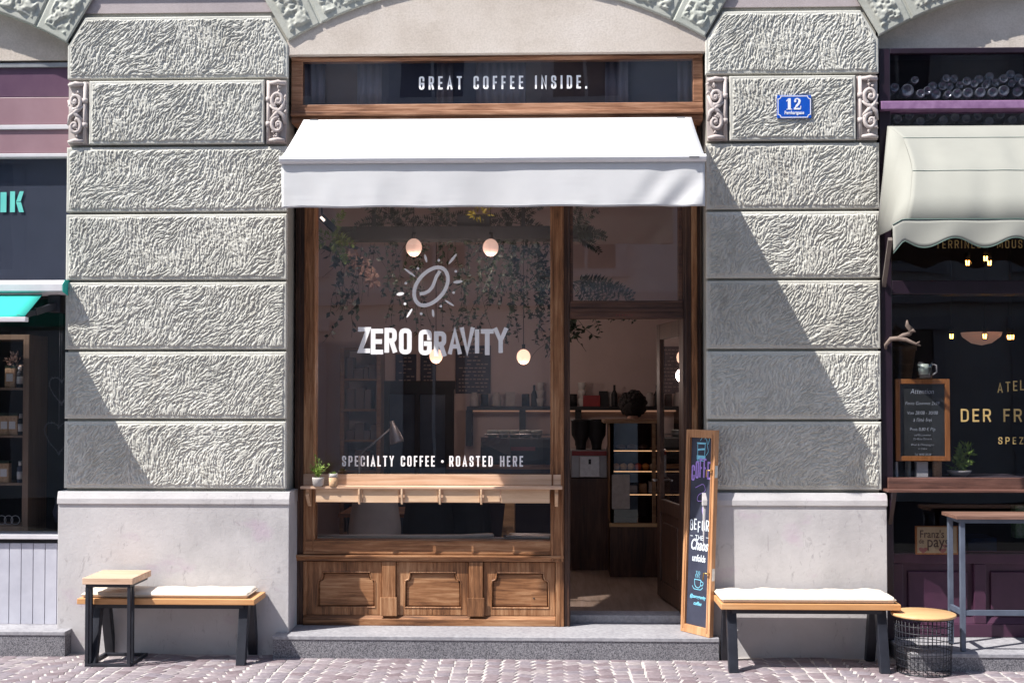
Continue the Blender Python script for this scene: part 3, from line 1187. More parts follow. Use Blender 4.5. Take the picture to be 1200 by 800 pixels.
# jambs and mullion
def post(name, x0, x1, z0, z1, y0=F0, y1=F0 + .13, mat='wood_v', parent=sf, beads=()):
    q = MB()
    q.box(x0, x1, y0, y1, z0, z1)
    for bx, bw, bd in beads:
        q.box(bx, bx + bw, y0 - bd, y0 - .001, z0 + .002, z1 - .002)
    return q.build(name, M[mat], parent, bevel=.005)


post('jamb', xl0, xl1 - .09, ZB, ZT, F0 + .02, F0 + .2, 'wood_dark', beads=((xl0 + .022, .018, .012),))
post('jamb', xl1 - .089, xl1, ZB + .5, ZT, F0, F0 + .13, 'wood_v', beads=((xl1 - .086, .016, .010), (xl1 - .016, .012, .008)))
post('jamb', xd1 + .012, xr1 - .075, ZB, ZT, F0 + .01, F0 + .18, 'wood_dark', beads=((xd1 + .03, .02, .01),))
post('jamb', xr1 - .074, xr1 - .03, ZB, ZT, F0 - .015, F0 + .13, 'wood_v')
post('jamb', xr1 - .029, xr1, ZB, ZT, F0 + .02, F0 + .13, 'wood_dark')
post('mullion', xg1, xg1 + .105, ZB + .5, ZT, F0 - .02, F0 + .13, 'wood_v', beads=((xg1 + .008, .014, .008), (xg1 + .08, .016, .010)))
post('mullion', xg1 + .106, xm1, ZB, ZT, F0 + .005, F0 + .16, 'wood_dark', beads=((xm1 - .02, .012, .008),))

# window rails
zsill1, zsill0 = az(633.5, F0), az(650, F0)
zsh0, zsh1 = az(589, F0), az(556, F0)
q = MB()
q.box(xl1 - .088, xg1 + .0, F0 - .006, F0 + .13, zsill0, zsill1)
q.box(xl1 - .085, xg1 + .1, F0 - .012, F0 - .0065, zsill0 + .004, zsill0 + .02)
rail = q.build('bottom_rail', M['wood_h'], sf, bevel=.006)
q = MB()
q.box(xl1 + .001, xg1 - .001, F0 + .004, F0 + .10, zsh0 + .0, zsh1 - .01)
q.build('middle_rail', M['pine'], sf, bevel=.004)
q = MB()
q.box(xl1 - .02, xg1 + .02, F0 + .055, F0 + .061, zsh1 - .03, ZT)
pane = q.build('window_pane', M['glass'], sf)
q = MB()
q.box(xl1 - .02, xg1 + .02, F0 + .055, F0 + .061, zsill1 - .01, zsh0 + .01)
q.build('window_pane', M['glass'], sf)
# lettering on the big pane
LY = F0 + .050
fn = plane_fn(LY)
q = MB()
text(q, 'SPECIALTY COFFEE', ax(401, LY), ax(509.5, LY), az(546.5, LY), az(534, LY), .0118, fn)
q.build('lettering', M['letter_white'], pane, recalc=False)
q = MB()
text(q, 'ROASTED HERE', ax(526.5, LY), ax(613, LY), az(546.5, LY), az(534, LY), .0118, fn)
q.build('lettering', M['letter_white'], pane, recalc=False)
q = MB()
cx_, cz_ = ax(518.5, LY), az(540.5, LY)
q.add([(cx_ + .011 * math.cos(t * math.pi / 5), LY, cz_ + .011 * math.sin(t * math.pi / 5)) for t in range(10)], [tuple(range(10))])
q.build('lettering_dot', M['letter_white'], pane, recalc=False)
q = MB()
kx = ax(420, LY, 400)


def PX(px): return ax(px, LY, 400)


def PZ(py): return az(py, LY, 510)


for ch, x0, x1, y1, y0, t in [('Z', 419.5, 434, 383, 413.5, .036), ('E', 434.5, 449, 385, 415, .037), ('R', 450.5, 465, 384, 413, .037), ('O', 467.5, 482.5, 384.5, 415, .037),
                              ('G', 490.5, 506, 386, 416, .037), ('R', 508.5, 523, 388, 417.5, .037), ('A', 525, 541, 385.5, 415, .034), ('V', 539, 556, 383.5, 414.5, .034),
                              ('T', 563.5, 578.5, 385.5, 416, .037), ('Y', 578.5, 595, 384, 413.5, .034)]:
    wv = (PX(x1) - PX(x0)) / G[ch][0]
    glyph(q, ch, PX(x0), PZ(y0), PZ(y1) - PZ(y0), wv, t, fn, 0)
glyph(q, 'i', PX(556.5), PZ(414), PZ(389) - PZ(414), .1, .034, fn)
# bean: an oval ring with an S groove, rays and dots around it
bc = (PX(505), PZ(335.5))
an = R(50)


def bean_pt(a, b, t):
    x, z = a * math.cos(t), b * math.sin(t)
    return (bc[0] + x * math.cos(an) - z * math.sin(an), bc[1] + x * math.sin(an) + z * math.cos(an))


stroke2d(q, [bean_pt(.168 + .006 * math.sin(2 * k * math.pi / 20), .108, k * 2 * math.pi / 40) for k in range(40)], .029, True, fn, 0)
gp = [(514.5, 319), (511, 324.5), (509, 330.5), (506.5, 336.5), (502.5, 341), (497.5, 343.5), (493.5, 344)]
stroke2d(q, [(PX(a), PZ(b)) for a, b in gp], .026, False, fn, .0004)


def blob(x0, z0, x1, z1, w):
    A_, B_ = Vector((PX(x0), PZ(z0))), Vector((PX(x1), PZ(z1)))
    d = B_ - A_
    nn = Vector((-d.y, d.x)).normalized() * w / 2
    pts = []
    for k in range(14):
        t = 2 * math.pi * k / 14
        c = (A_ + B_) / 2 + d / 2 * math.cos(t) + nn * math.sin(t)
        pts.append((c.x, LY, c.y))
    q.add(pts, [tuple(range(14))])


for r_ in [(497.5, 298, 500, 307.5, .019), (535, 297.5, 525.5, 309.5, .020), (473.5, 314.5, 486.5, 324, .017), (542, 329.5, 531, 331, .024), (464.5, 345, 473.5, 343.5, .026),
           (521, 351.5, 532, 358.5, .016), (483, 361.5, 476.5, 372, .018), (507, 362.5, 508, 371.5, .020)]:
    blob(*r_)
for px_, py_ in [(514, 305), (489.5, 314.5), (534, 318), (475.5, 331.8), (531.5, 342.8), (474.5, 355.8), (516.5, 358.8), (493.5, 367.5)]:
    blob(px_ - 1.6, py_, px_ + 1.6, py_, .021)
q.build('logo', M['letter_white'], pane, recalc=False)

# panelled base
zp1 = zsill0 - .002
q = MB()
q.box(xl1 - .20, xm1 - .02, F0 + .045, F0 + .10, ZB, zp1)
q.build('base_board', M['wood_h'], sf)
q = MB()
q.prism_x([(F0 + .04, zp1), (F0 - .028, zp1), (F0 - .03, zp1 - .014), (F0 - .012, zp1 - .03), (F0 - .008, zp1 - .048), (F0 + .04, zp1 - .052)], xl1 - .17, xg1 + .104)
q.build('base_moulding', M['wood_h'], sf, bevel=.003)
for a_, b__ in ((344, 356), (448, 464), (549.5, 566), (651, 668)):
    x0, x1 = ax(a_, F0), ax(b__, F0)
    if a_ == 344: x0 = xl0 + .1
    q = MB()
    zz = zp1 - .053 if a_ != 651 else zp1 + .0
    if a_ == 651:
        q.box(xg1 + .04, xg1 + .1045, F0 - .012, F0 + .12, ZB, zp1 + .0)
    else:
        q.box(x0, x1, F0 - .004, F0 + .05, ZB + .075, zp1 - .053)
        if a_ != 344:
            q.box(x0 - .012, x1 + .012, F0 - .012, F0 - .0045, ZB + .075, ZB + .22)
    q.build('stile', M['wood_v'], sf, bevel=.004)
q = MB()
q.prism_x([(F0 + .05, ZB), (F0 - .006, ZB), (F0 - .006, ZB + .05), (F0 + .02, ZB + .075), (F0 + .05, ZB + .075)], ax(356, F0), xg1 + .038)
q.build('bottom_rail', M['wood_h'], sf, bevel=.003)
for i, (fx0, fx1, ox0, ox1) in enumerate(((372.5, 440, 356, 448), (474.5, 540.5, 464, 549.5), (576, 643, 566, 651))):
    x0, x1, o0, o1 = ax(fx0, F0), ax(fx1, F0), ax(ox0, F0) + .003, ax(ox1, F0) - .003
    z0, z1 = az(712.5, F0), az(671, F0)
    ob, ot = ZB + .077, zp1 - .055
    xc = (x0 + x1) / 2
    n1 = [(x0, z0), (x0, z1 - .085), (x0 + .006, z1 - .065), (x0 + .03, z1 - .055), (x0 + .038, z1 - .03), (x0 + .042, z1), (xc, z1)]
    left = [(o0, ob), (o0, ot), (xc, ot)] + n1[::-1] + [(xc, z0), (xc, ob)]
    left = [(o0, ob), (o0, ot), (xc, ot), (xc, z1)] + n1[::-1][1:] + [(xc, z0), (xc, ob)]
    right = [(2 * xc - x, z) for x, z in left][::-1]
    # stretch the mirrored half out to its own outer edge
    right = [(o1 if abs(x - (2 * xc - o0)) < 1e-6 else x, z) for x, z in right]
    q = MB()
    q.prism(left, F0 + .018, F0 + .046)
    q.prism(right, F0 + .018, F0 + .046)
    fr = q.build('panel_surround', M['wood_v'], sf, bevel=.005)
    outl = n1[:-1] + [(2 * xc - x, z) for x, z in n1[:-1]][::-1]
    q = MB()
    q.tube([(x, F0 + .020, z) for x, z in outl], .0075, 6, closed=True, smooth=False)
    q.build('panel_beading', M['wood_v'], sf)
    q = MB()
    q.prism([(xc + (x - xc) * .95, (z0 + z1) / 2 + (z - (z0 + z1) / 2) * .93) for x, z in outl], F0 + .030, F0 + .0455)
    q.build('panel_field', M['wood_h'], sf, bevel=.010)
q = MB()
q.box(ax(622, F0), ax(641, F0), F0 + .024, F0 + .0295, az(710.5, F0), az(693, F0))
q.build('repair_patch', M['wood_h'], sf, bevel=.003)
q = MB()
q.lathe((ax(625.5, F0), F0 + .0235, az(701, F0)), [(.006, -.003), (.006, .001)], 10, 'y')
q.build('keyhole', M['black'], sf)

# over-door light and rail
zr0, zr1 = az(373, F0), az(352.5, F0)
q = MB()
q.box(xm1 + .001, xd1 + .011, F0 - .002, F0 + .13, zr0, zr1)
q.box(xm1 + .001, xd1 + .011, F0 - .014, F0 - .003, zr0 + .05, zr0 + .075)
q.box(xm1 + .001, xd1 + .011, F0 - .010, F0 - .003, zr1 - .02, zr1 - .005)
q.box(xm1 + .001, xm1 + .026, F0 + .02, F0 + .1, zr1, ZT)
q.box(xd1 - .02, xd1 + .011, F0 + .02, F0 + .1, zr1, ZT)
q.build('door_head', wood('dark_head_wood', (.03, .012, .008), (.075, .032, .02), (.15, .07, .04), 'x', .5), sf, bevel=.005)
q = MB()
q.box(xm1 + .02, xd1 - .015, F0 + .055, F0 + .061, zr1 - .01, ZT)
q.build('window_pane', M['glass'], sf)
q = MB()
text(q, 'COFFEE', ax(722, F0), ax(741, F0), az(370.4, F0), az(368.6, F0), .003, plane_fn(F0 - .016))
q.build('small_label', M['red'], sf, recalc=False)
# threshold
q = MB()
q.box(xm1 + .001, xd1 + .011, .42, .62, ZB, .268)
q.build('threshold', M['granite_top'], sf, bevel=.004)

# the door leaf, standing open into the room
hx, hy = ax(803, .46), .46
leafdir = Vector((ax(773, 1.30) - hx, 1.30 - hy, 0)).normalized()
leafL = .86
nrm = Vector((-leafdir.y, leafdir.x, 0))
dz0, dz1 = .285, zr0 + .005


def leaf_box(mb, a, b_, z0, z1, th=.045, off=0):
    c = Vector((hx, hy, 0)) + leafdir * (a + b_) / 2 + nrm * off
    mb.obox((c.x, c.y, (z0 + z1) / 2), leafdir * (b_ - a) / 2, nrm * th / 2, (0, 0, (z1 - z0) / 2))


q = MB()
zmid = dz0 + .72
leaf_box(q, 0, .11, dz0, dz1)
leaf_box(q, leafL - .11, leafL, dz0, dz1)
leaf_box(q, .111, leafL - .111, dz1 - .13, dz1)
leaf_box(q, .111, leafL - .111, zmid, zmid + .11)
leaf_box(q, .111, leafL - .111, dz0, dz0 + .14)
leaf_box(q, .111, leafL - .111, dz0 + .141, zmid - .001, .02)
leaf_box(q, .20, leafL - .20, dz0 + .22, zmid - .08, .035)
door = q.build('door', M['wood_dark'], sf, bevel=.005)
q = MB()
leaf_box(q, .105, leafL - .105, zmid + .105, dz1 - .125, .006)
q.build('door_glass', M['glass'], door)
q = MB()
hc = Vector((hx, hy, 1.27)) + leafdir * (leafL - .055) + nrm * .03
q.tube([hc, hc + nrm * .04, hc + nrm * .045 - leafdir * .1], .009, 8)
q.build('handle', M['steel'], door)

# ------------------------------------------------------------------ fold-down window shelf
SY = .10
ws = thing('window_shelf', (-.9, .2, az(571, SY)), 'pale pine shelf fixed on brackets across the cafe window, half in sun', 'shelf')
zs = az(573.2, SY)
wx0, wx1 = ax(352, SY), ax(659, SY)
q = MB()
q.box(wx0, wx1, SY, F0 - .03, zs, az(570.2, SY))
q.build('shelf_board', M['pine'], ws, bevel=.003)
q = MB()
q.box(ax(355, .22), ax(659, .22), .245, .268, az(570.2, SY) + .001, az(555.8, .25))
q.build('back_board', M['pine'], ws, bevel=.003)
q = MB()
for i, (a_, b__, d_) in enumerate(((370, 424, .003), (425, 467, 0), (474, 513, .004), (519, 562, .002), (567, 586, .006), (587, 644, .0))):
    q.box(ax(a_, SY), ax(b__, SY), SY + .02, SY + .034, az(589.5 - d_ * 200, SY), zs - .001)
q.build('apron_board', M['pine_y'], ws, bevel=.003)
for px_ in (360, 421, 471, 515.5, 564, 652):
    x = ax(px_, .12 if px_ in (360, 652) else SY)
    big = px_ in (360, 652)
    q = MB()
    h_ = .145 if big else .115
    if big:
        q.prism_x([(F0 - .03, zs - .001), (SY + .04, zs - .001), (SY + .04, zs - .02), (.12, zs - .045), (.20, zs - h_ + .02), (F0 - .03, zs - h_)], x - .013, x + .013)
    else:
        q.prism_x([(SY + .0195, zs - .001), (SY - .006, zs - .001), (SY - .006, zs - .04), (SY + .006, zs - h_), (SY + .0195, zs - h_ - .004)], x - .0075, x + .0075)
    q.build('bracket', M['pine_y'], ws, bevel=.003)

# pots on the shelf
zt = az(570.2, SY) + .001


def leaf_cluster(mb, c, rad, n, ll, lw, up=.5, seed=1, flat=.6):
    rnd = random.Random(seed)
    c = Vector(c)
    for i in range(n):
        d = Vector((rnd.gauss(0, 1), rnd.gauss(0, 1), rnd.gauss(0, 1))).normalized()
        p = c + Vector((d.x * rad[0], d.y * rad[1], d.z * rad[2])) * rnd.uniform(.25, 1)
        t = (d + Vector((0, 0, up)) + Vector((rnd.gauss(0, .4), rnd.gauss(0, .4), rnd.gauss(0, .4)))).normalized()
        leaf(mb, p, t, ll * rnd.uniform(.6, 1.2), lw * rnd.uniform(.7, 1.2), rnd)


def leaf(mb, p, t, l, w, rnd, bend=.2):
    t = Vector(t).normalized()
    s_ = t.cross(Vector((rnd.gauss(0, 1), rnd.gauss(0, 1), rnd.gauss(0, 1))))
    if s_.length < 1e-4: s_ = t.orthogonal()
    s_.normalize()
    n_ = t.cross(s_)
    p = Vector(p)
    mb.add([p, p + t * l * .4 + s_ * w / 2, p + t * l + n_ * l * bend, p + t * l * .4 - s_ * w / 2, p + t * l * .5 + n_ * l * bend * .3],
           [(0, 1, 4), (1, 2, 4), (2, 3, 4), (3, 0, 4)])


px_, py_ = at(373, 568, .12).x, .12
t = thing('potted_plant', (px_, py_, zt), 'bushy green plant in a pale pot at the left end of the window shelf', 'plant')
q = MB()
q.lathe((px_, py_, zt), [(.030, 0), (.041, .006), (.046, .05), (.047, .068), (.042, .068), (.040, .060), (.001, .058)], 24)
q.build('pot', M['pot_grey'], t)
q = MB()
rnd = random.Random(5)
for i in range(26):
    a = rnd.uniform(0, 6.28)
    ln = rnd.uniform(.5, 1) * .13
    lean = rnd.uniform(.1, .9)
    pts = [Vector((px_, py_, zt + .06)) + Vector((math.cos(a) * lean * ln * s_ * .9, math.sin(a) * lean * ln * s_ * .6, ln * s_ * (1.15 - .35 * lean * s_))) for s_ in (0, .33, .66, 1)]
    if i == 0: pts = [Vector((px_, py_, zt + .06)), Vector((px_ - .01, py_, zt + .13)), Vector((px_ - .02, py_, zt + .19)), Vector((px_ - .025, py_, zt + .235))]
    if i == 1: pts = [Vector((px_, py_, zt + .06)), Vector((px_ + .0, py_, zt + .13)), Vector((px_ + .005, py_, zt + .18)), Vector((px_ - .005, py_, zt + .215))]
    q.tube(pts, .0016, 4)
    for k in range(9):
        s_ = rnd.uniform(.25, 1) * 2.99
        j = int(s_)
        pp = pts[j].lerp(pts[j + 1], s_ - j)
        leaf(q, pp, (rnd.gauss(0, 1), rnd.gauss(0, 1), rnd.gauss(.5, .7)), rnd.uniform(.018, .03), .010, rnd)
q.build('foliage', M['leaf_green'], t, recalc=False)
px_ = at(390.5, 568, .12).x
t = thing('potted_plant', (px_, .12, zt), 'tiny succulent in a cork pot on the window shelf', 'plant')
q = MB()
q.lathe((px_, .12, zt), [(.030, 0), (.032, .003), (.034, .066), (.031, .066), (.03, .06), (.001, .058)], 22)
q.build('pot', M['cork'], t)
q = MB()
q.lathe((px_, .12, zt + .0665), [(.030, 0), (.033, .001), (.033, .030), (.030, .030), (.029, .003)], 22)
q.build('jar', M['pot_grey'], t)
q = MB()
leaf_cluster(q, (px_, .12, zt + .088), (.02, .02, .012), 60, .022, .012, .8, 8)
q.build('foliage', M['leaf_green'], t, recalc=False)

# ------------------------------------------------------------------ white awning
aw = thing('awning', (-.4, .05, az(183, -.74)), 'white fabric awning with straight hanging valance over the cafe front', 'awning')
AF = -.74
ax0, ax1 = ax(328, AF, 190), ax(827.3, AF, 190)
zb_, zf_ = az(139, .04, 600), az(184, AF, 600)
q = MB()
rows = []
for j in range(13):
    v = j / 12
    rows.append([(ax0 + .008 + (ax1 - ax0 - .016) * i / 40, .04 + (AF - .04) * v, zb_ + (zf_ - zb_) * v - .012 * math.sin(v * math.pi) * (1 - .3 * math.cos(i * .8))) for i in range(41)])
q.sheet(rows)
q.build('canopy', M['awning'], aw, solid=.003)
q = MB()
q.prism_x([(AF - .028, zf_ - .028), (AF - .034, zf_ - .010), (AF - .018, zf_ + .010), (AF + .03, zf_ + .016), (AF + .034, zf_ - .036), (AF - .012, zf_ - .042)], ax0, ax1)
q.build('front_bar', M['white_paint'], aw, bevel=.003)
q = MB()
q.box(ax1 - .12, ax1 - .05, AF - .037, AF - .03, zf_ - .02, zf_ - .006)
q.build('bar_label', M['grey_metal'], aw)
q = MB()
vz1, vz0 = zf_ - .040, az(242.5, AF, 600)
rows = []
vn = vnoise(140, 24, 26)
vn2 = vnoise(140, 24, 9)
for j in range(24):
    v = j / 23
    r_ = []
    for i in range(140):
        uu = i / 139
        x = ax0 + .012 + (ax1 - ax0 - .02) * uu
        dx = max(0, (uu - .80) / .2)
        f = (.007 * (vn[j // 3, i] - .5) + .018 * (vn2[j // 6, i] - .5)) * v
        f += .020 * dx * math.sin((uu * 70 + v * 6)) * v * (1 - abs(2 * dx - 1) * .5)
        f += .010 * math.exp(-uu / .06) * math.sin(uu * 90 - v * 6) * v
        r_.append((x, AF - .002 + f, vz1 + (vz0 - vz1) * v + .003 * math.sin(uu * 31) * v))
    rows.append(r_)
q.sheet(rows)
q.build('valance', M['awning'], aw, solid=.0025)
q = MB()
q.tube([(p[0], p[1] - .0022, p[2] + .014) for p in rows[-1]], .0011, 4)
q.build('hem', M['awning'], aw)
for sx in (ax0 + .62, ax0 + 1.83, ax0 + 2.42):
    q = MB()
    q.tube([(sx, .04 + (AF - .04) * v, zb_ + (zf_ - zb_) * v - .012 * math.sin(v * math.pi) + .0032) for v in [k / 10 for k in range(11)]], .0016, 4)
    q.build('seam', pm('awning_stitching', (.5, .5, .52)), aw)
q = MB()
q.tube([(ax0 + .05, .06, zb_ + .02 - .05), (ax1 - .05, .06, zb_ + .02 - .05)], .035, 14)
q.build('roller', M['grey_metal'], aw)
for sx in (ax0 + .09, ax1 - .09):
    q = MB()
    q.box(sx - .03, sx + .03, .02, .12, zb_ - .12, zb_ - .0)
    q.build('bracket', M['grey_metal'], aw)
for s_, a_ in ((1, ax0 + .10), (-1, ax1 - .10)):
    el = (a_ + s_ * .62, -.30, (zb_ + zf_) / 2 - .1)
    q = MB()
    q.bar((a_, .05, zb_ - .09), el, .035, .05)
    q.bar(el, (a_ + s_ * .10, AF + .04, zf_ - .03), .03, .04)
    q.tube([(el[0], el[1], el[2] - .04), (el[0], el[1], el[2] + .04)], .03, 10)
    q.build('folding_arm', M['white_paint'], aw, bevel=.004)

# ------------------------------------------------------------------ house number plate
pc = at(930.5, 125.5, -.03)
t = thing('house_number_plate', (pc.x, -.035, az(139, -.03)), 'blue enamel house number plate reading 12 on the right pier', 'sign')
PYF = -.038
hw, hh = .128, .087
q = MB()
q.box(pc.x - hw, pc.x + hw, PYF, PYF + .012, pc.z - hh, pc.z + hh)
pl = q.build('plate', M['blue_enamel'], t, bevel=.003)
q = MB()
nn = .022


def notch(hw, hh, n_):
    pts = []
    for cx, cz, a0 in ((hw, hh, 270), (-hw, hh, 0), (-hw, -hh, 90), (hw, -hh, 180)):
        for k in range(5):
            a = R(a0 - 0 - k * 22.5)
            pts.append((pc.x + cx + n_ * math.cos(a), pc.z + cz + n_ * math.sin(a)))
    return pts


stroke2d(q, notch(hw - .007, hh - .007, nn), .0062, True, plane_fn(PYF - .001), 0)
fp = plane_fn(PYF - .0012)
z2 = pc.z - .022
# 1
x1_ = pc.x - .037
stroke2d(q, [(x1_, z2), (x1_, z2 + .085)], .022, False, fp, 0, False)
stroke2d(q, [(x1_ - .021, z2 + .003), (x1_ + .021, z2 + .003)], .006, False, fp, .0003, False)
stroke2d(q, [(x1_ - .022, z2 + .064), (x1_ - .003, z2 + .080)], .008, False, fp, .0003, False)
# 2
x2_ = pc.x + .022
pts = [(x2_ - .018, z2 + .064), (x2_ - .014, z2 + .078), (x2_, z2 + .083), (x2_ + .013, z2 + .079), (x2_ + .018, z2 + .064), (x2_ + .012, z2 + .046), (x2_ - .008, z2 + .024), (x2_ - .020, z2 + .008)]
stroke2d(q, pts[:4], .009, False, fp, .0003, False)
stroke2d(q, pts[3:7], .017, False, fp, .0006, False)
stroke2d(q, pts[6:], .010, False, fp, .0009, False)
stroke2d(q, [(x2_ - .026, z2 + .006), (x2_ + .024, z2 + .006)], .0125, False, fp, .0012, False)
stroke2d(q, [(x2_ + .024, z2 + .002), (x2_ + .027, z2 + .028)], .006, False, fp, .0003, False)
q.add([(x2_ - .015 + .009 * math.cos(k * .628), PYF - .0022, z2 + .063 + .009 * math.sin(k * .628)) for k in range(10)], [tuple(range(10))])
q.build('number', M['white_enamel'], pl, recalc=False)
font_text('Pernhartgasse', 'street_name', M['white_enamel'], pl, (pc.x, PYF - .0015, pc.z - .057), .037, sx=.70, offset=.0009, align='CENTER')

# ------------------------------------------------------------------ benches, cushions, tables
def bench(x0, x1, y0, y1, zt_, label, legs, th=.042):
    t = thing('bench', ((x0 + x1) / 2, (y0 + y1) / 2, GZ), label, 'bench', 'benches against the piers')
    q = MB()
    ym = (y0 + y1) / 2
    q.box(x0, x1, y0, ym - .003, zt_ - th, zt_)
    q.box(x0, x1, ym + .003, y1, zt_ - th, zt_)
    q.build('seat', M['bench_wood'], t, bevel=.004)
    q = MB()
    q.box(legs[0], legs[1], y0 + .05, y0 + .08, zt_ - th - .035, zt_ - th - .001)
    q.box(legs[0], legs[1], y1 - .08, y1 - .05, zt_ - th - .035, zt_ - th - .001)
    q.build('under_frame', M['black_metal'], t)
    for x in legs:
        for a_, b__ in ((y0 + .10, y0 - .02), (y1 - .10, y1 + .005)):
            q = MB()
            hw_ = .034
            zt2 = zt_ - th - .002
            w_ = .075
            s_ = 1
            q.add([(x - hw_, a_ - w_ / 2, zt2), (x + hw_, a_ - w_ / 2, zt2), (x + hw_, a_ + w_ / 2, zt2), (x - hw_, a_ + w_ / 2, zt2),
                   (x - hw_, b__ - w_ / 2 + .02, GZ), (x + hw_, b__ - w_ / 2 + .02, GZ), (x + hw_, b__ + w_ / 2, GZ), (x - hw_, b__ + w_ / 2, GZ)],
                  [(0, 1, 2, 3), (7, 6, 5, 4), (0, 4, 5, 1), (1, 5, 6, 2), (2, 6, 7, 3), (3, 7, 4, 0)])
            q.build('leg', M['black_metal'], t, bevel=.004)
    return t


def cushion(x0, x1, y0, y1, z, th, label, mat='cushion', seed=0):
    nx, ny = 90, 24
    top = []
    bot = []
    nz_ = vnoise(nx, ny, 9)
    nz2 = vnoise(nx, ny, 28)
    for j in range(ny):
        rt, rb = [], []
        for i in range(nx):
            u_, v_ = i / (nx - 1), j / (ny - 1)
            ex = min(u_, 1 - u_) * (x1 - x0)
            ey = min(v_, 1 - v_) * (y1 - y0)
            e = min(ex, ey)
            k = min(1, e / .035)
            prof = math.sqrt(max(0, 1 - (1 - k) ** 2))
            cor = .012 * math.exp(-(ex + ey) / .03)
            cx = (x0 + x1) / 2
            xx = x0 + (x1 - x0) * u_
            yy = y0 + (y1 - y0) * v_
            xx += (cx - xx) / abs(cx - xx + 1e-9) * -cor * 0
            zz = z + th * .5 + (th * .5) * prof + (nz_[j, i] - .5) * .020 * k + (nz2[j, i] - .5) * .005 * k
            rt.append((xx, yy, zz))
            rb.append((xx, yy, z + th * .5 - (th * .5 - .001) * min(1, prof * 1.3)))
        top.append(rt)
        bot.append(rb)
    q = MB()
    q.sheet(top)
    q.sheet(bot)
    o = q.build('seat_cushion', M[mat])
    bm = bmesh.new()
    bm.from_mesh(o.data)
    bmesh.ops.remove_doubles(bm, verts=bm.verts, dist=.0008)
    bmesh.ops.recalc_face_normals(bm, faces=bm.faces)
    bm.to_mesh(o.data)
    bm.free()
    tag(o, label, 'cushion')
    q = MB()
    e_ = .001
    loop = [(x0 + (x1 - x0) * i / 20, y0 - e_, z + th * .52) for i in range(21)] + [(x1 + e_, y0 + (y1 - y0) * i / 8, z + th * .52) for i in range(1, 8)]
    loop += [(x1 - (x1 - x0) * i / 20, y1 + e_, z + th * .52) for i in range(21)] + [(x0 - e_, y1 - (y1 - y0) * i / 8, z + th * .52) for i in range(1, 8)]
    q.tube(loop, .0035, 6, closed=True)
    q.build('piping', M['cushion_tan'], o)
    return o


by0, by1 = -.375, -.025
bzt = az(702, by0, 295)
bx0, bx1 = at(90, 700, by0).x, at(295, 700, by0).x + .02
bench(bx0, bx1, by0, by1, bzt, 'wooden bench with black legs under the left pier, behind the little side table', (ax(109, by0, 740), ax(283, by0, 740)))
cushion(bx0 + .02, bx1 - .055, by0 + .03, by1 - .01, bzt + .001, .042, 'long cream cushion on the left bench, partly shaded by the side table')
cy0, cy1 = -.50, -.12
czt = az(707, cy0, 850)
cx0, cx1 = at(845, 707, cy0).x, at(1056, 711, cy0).x
bench(cx0, cx1, cy0, cy1, czt, 'wooden bench with black legs under the right pier, beside the round wire table', (ax(859, cy0, 740), ax(1036, cy0, 740)))
cushion(cx0 + .005, cx1 - .03, cy0 + .015, cy1 + .02, czt + .001, .05, 'long cream cushion on the right bench beside the chalkboard')

# C-shaped side table
ty0, ty1 = -.49, -.08
tzt = az(677, ty0, 125)
sx0, sx1 = at(96.3, 680, ty0).x, at(155.5, 680, ty0).x
t = thing('side_table', ((sx0 + sx1) / 2, -.45, GZ), 'small square pine-topped side table on a black frame reaching over the left bench', 'side table')
q = MB()
q.box(sx0, sx1, ty0, ty1, tzt - .046, tzt)
q.build('table_top', M['pine'], t, bevel=.003)
q = MB()
q.box(sx0 + .02, sx1 - .02, ty0 + .012, ty0 + .034, tzt - .068, tzt - .047)
q.box(sx0 + .02, sx0 + .042, ty0 + .0345, ty1 - .02, tzt - .068, tzt - .047)
q.box(sx1 - .042, sx1 - .02, ty0 + .0345, ty1 - .02, tzt - .068, tzt - .047)
q.build('top_frame', M['black_metal'], t, bevel=.002)
for x in (sx0 + .031, sx1 - .031):
    for yy in (ty0 + .023, ty0 + .088):
        q = MB()
        q.box(x - .0125, x + .0125, yy - .0125, yy + .0125, GZ + .022, tzt - .0685)
        q.build('leg', M['black_metal'], t, bevel=.002)
q = MB()
q.box(sx0 + .018, sx1 - .018, ty0 + .010, ty0 + .035, GZ, GZ + .0215)
q.box(sx0 + .018, sx0 + .043, ty0 + .0355, ty1 - .01, GZ, GZ + .0215)
q.box(sx1 - .043, sx1 - .018, ty0 + .0355, ty1 - .01, GZ, GZ + .0215)
q.box(sx0 + .0435, sx1 - .0435, ty1 - .035, ty1 - .01, GZ, GZ + .0215)
q.build('base_frame', M['black_metal'], t, bevel=.002)

# round wire-basket table
wc = Vector((at(1082, 718, -.46).x, -.46, 0))
wz = az(717.5, -.46, 1082)
t = thing('basket_table', (wc.x, wc.y, GZ), 'round plywood-topped table on a black wire basket beside the right bench', 'side table')
q = MB()
q.lathe((wc.x, wc.y, wz - .018), [(.218, 0), (.222, .003), (.222, .015), (.218, .018)], 56)
q.build('table_top', M['ply'], t)
q = MB()
zb2 = wz - .022
for k in range(9):
    z = GZ + .006 + (zb2 - GZ - .01) * k / 8
    r_ = .182 + .018 * k / 8
    q.tube([(wc.x + r_ * math.cos(a_ * math.pi / 20), wc.y + r_ * math.sin(a_ * math.pi / 20), z) for a_ in range(40)], .003 if k % 8 else .0045, 6, closed=True)
for k in range(40):
    a_ = k * 2 * math.pi / 40
    q.tube([(wc.x + .182 * math.cos(a_), wc.y + .182 * math.sin(a_), GZ + .006), (wc.x + .2 * math.cos(a_), wc.y + .2 * math.sin(a_), zb2)], .0022, 5)
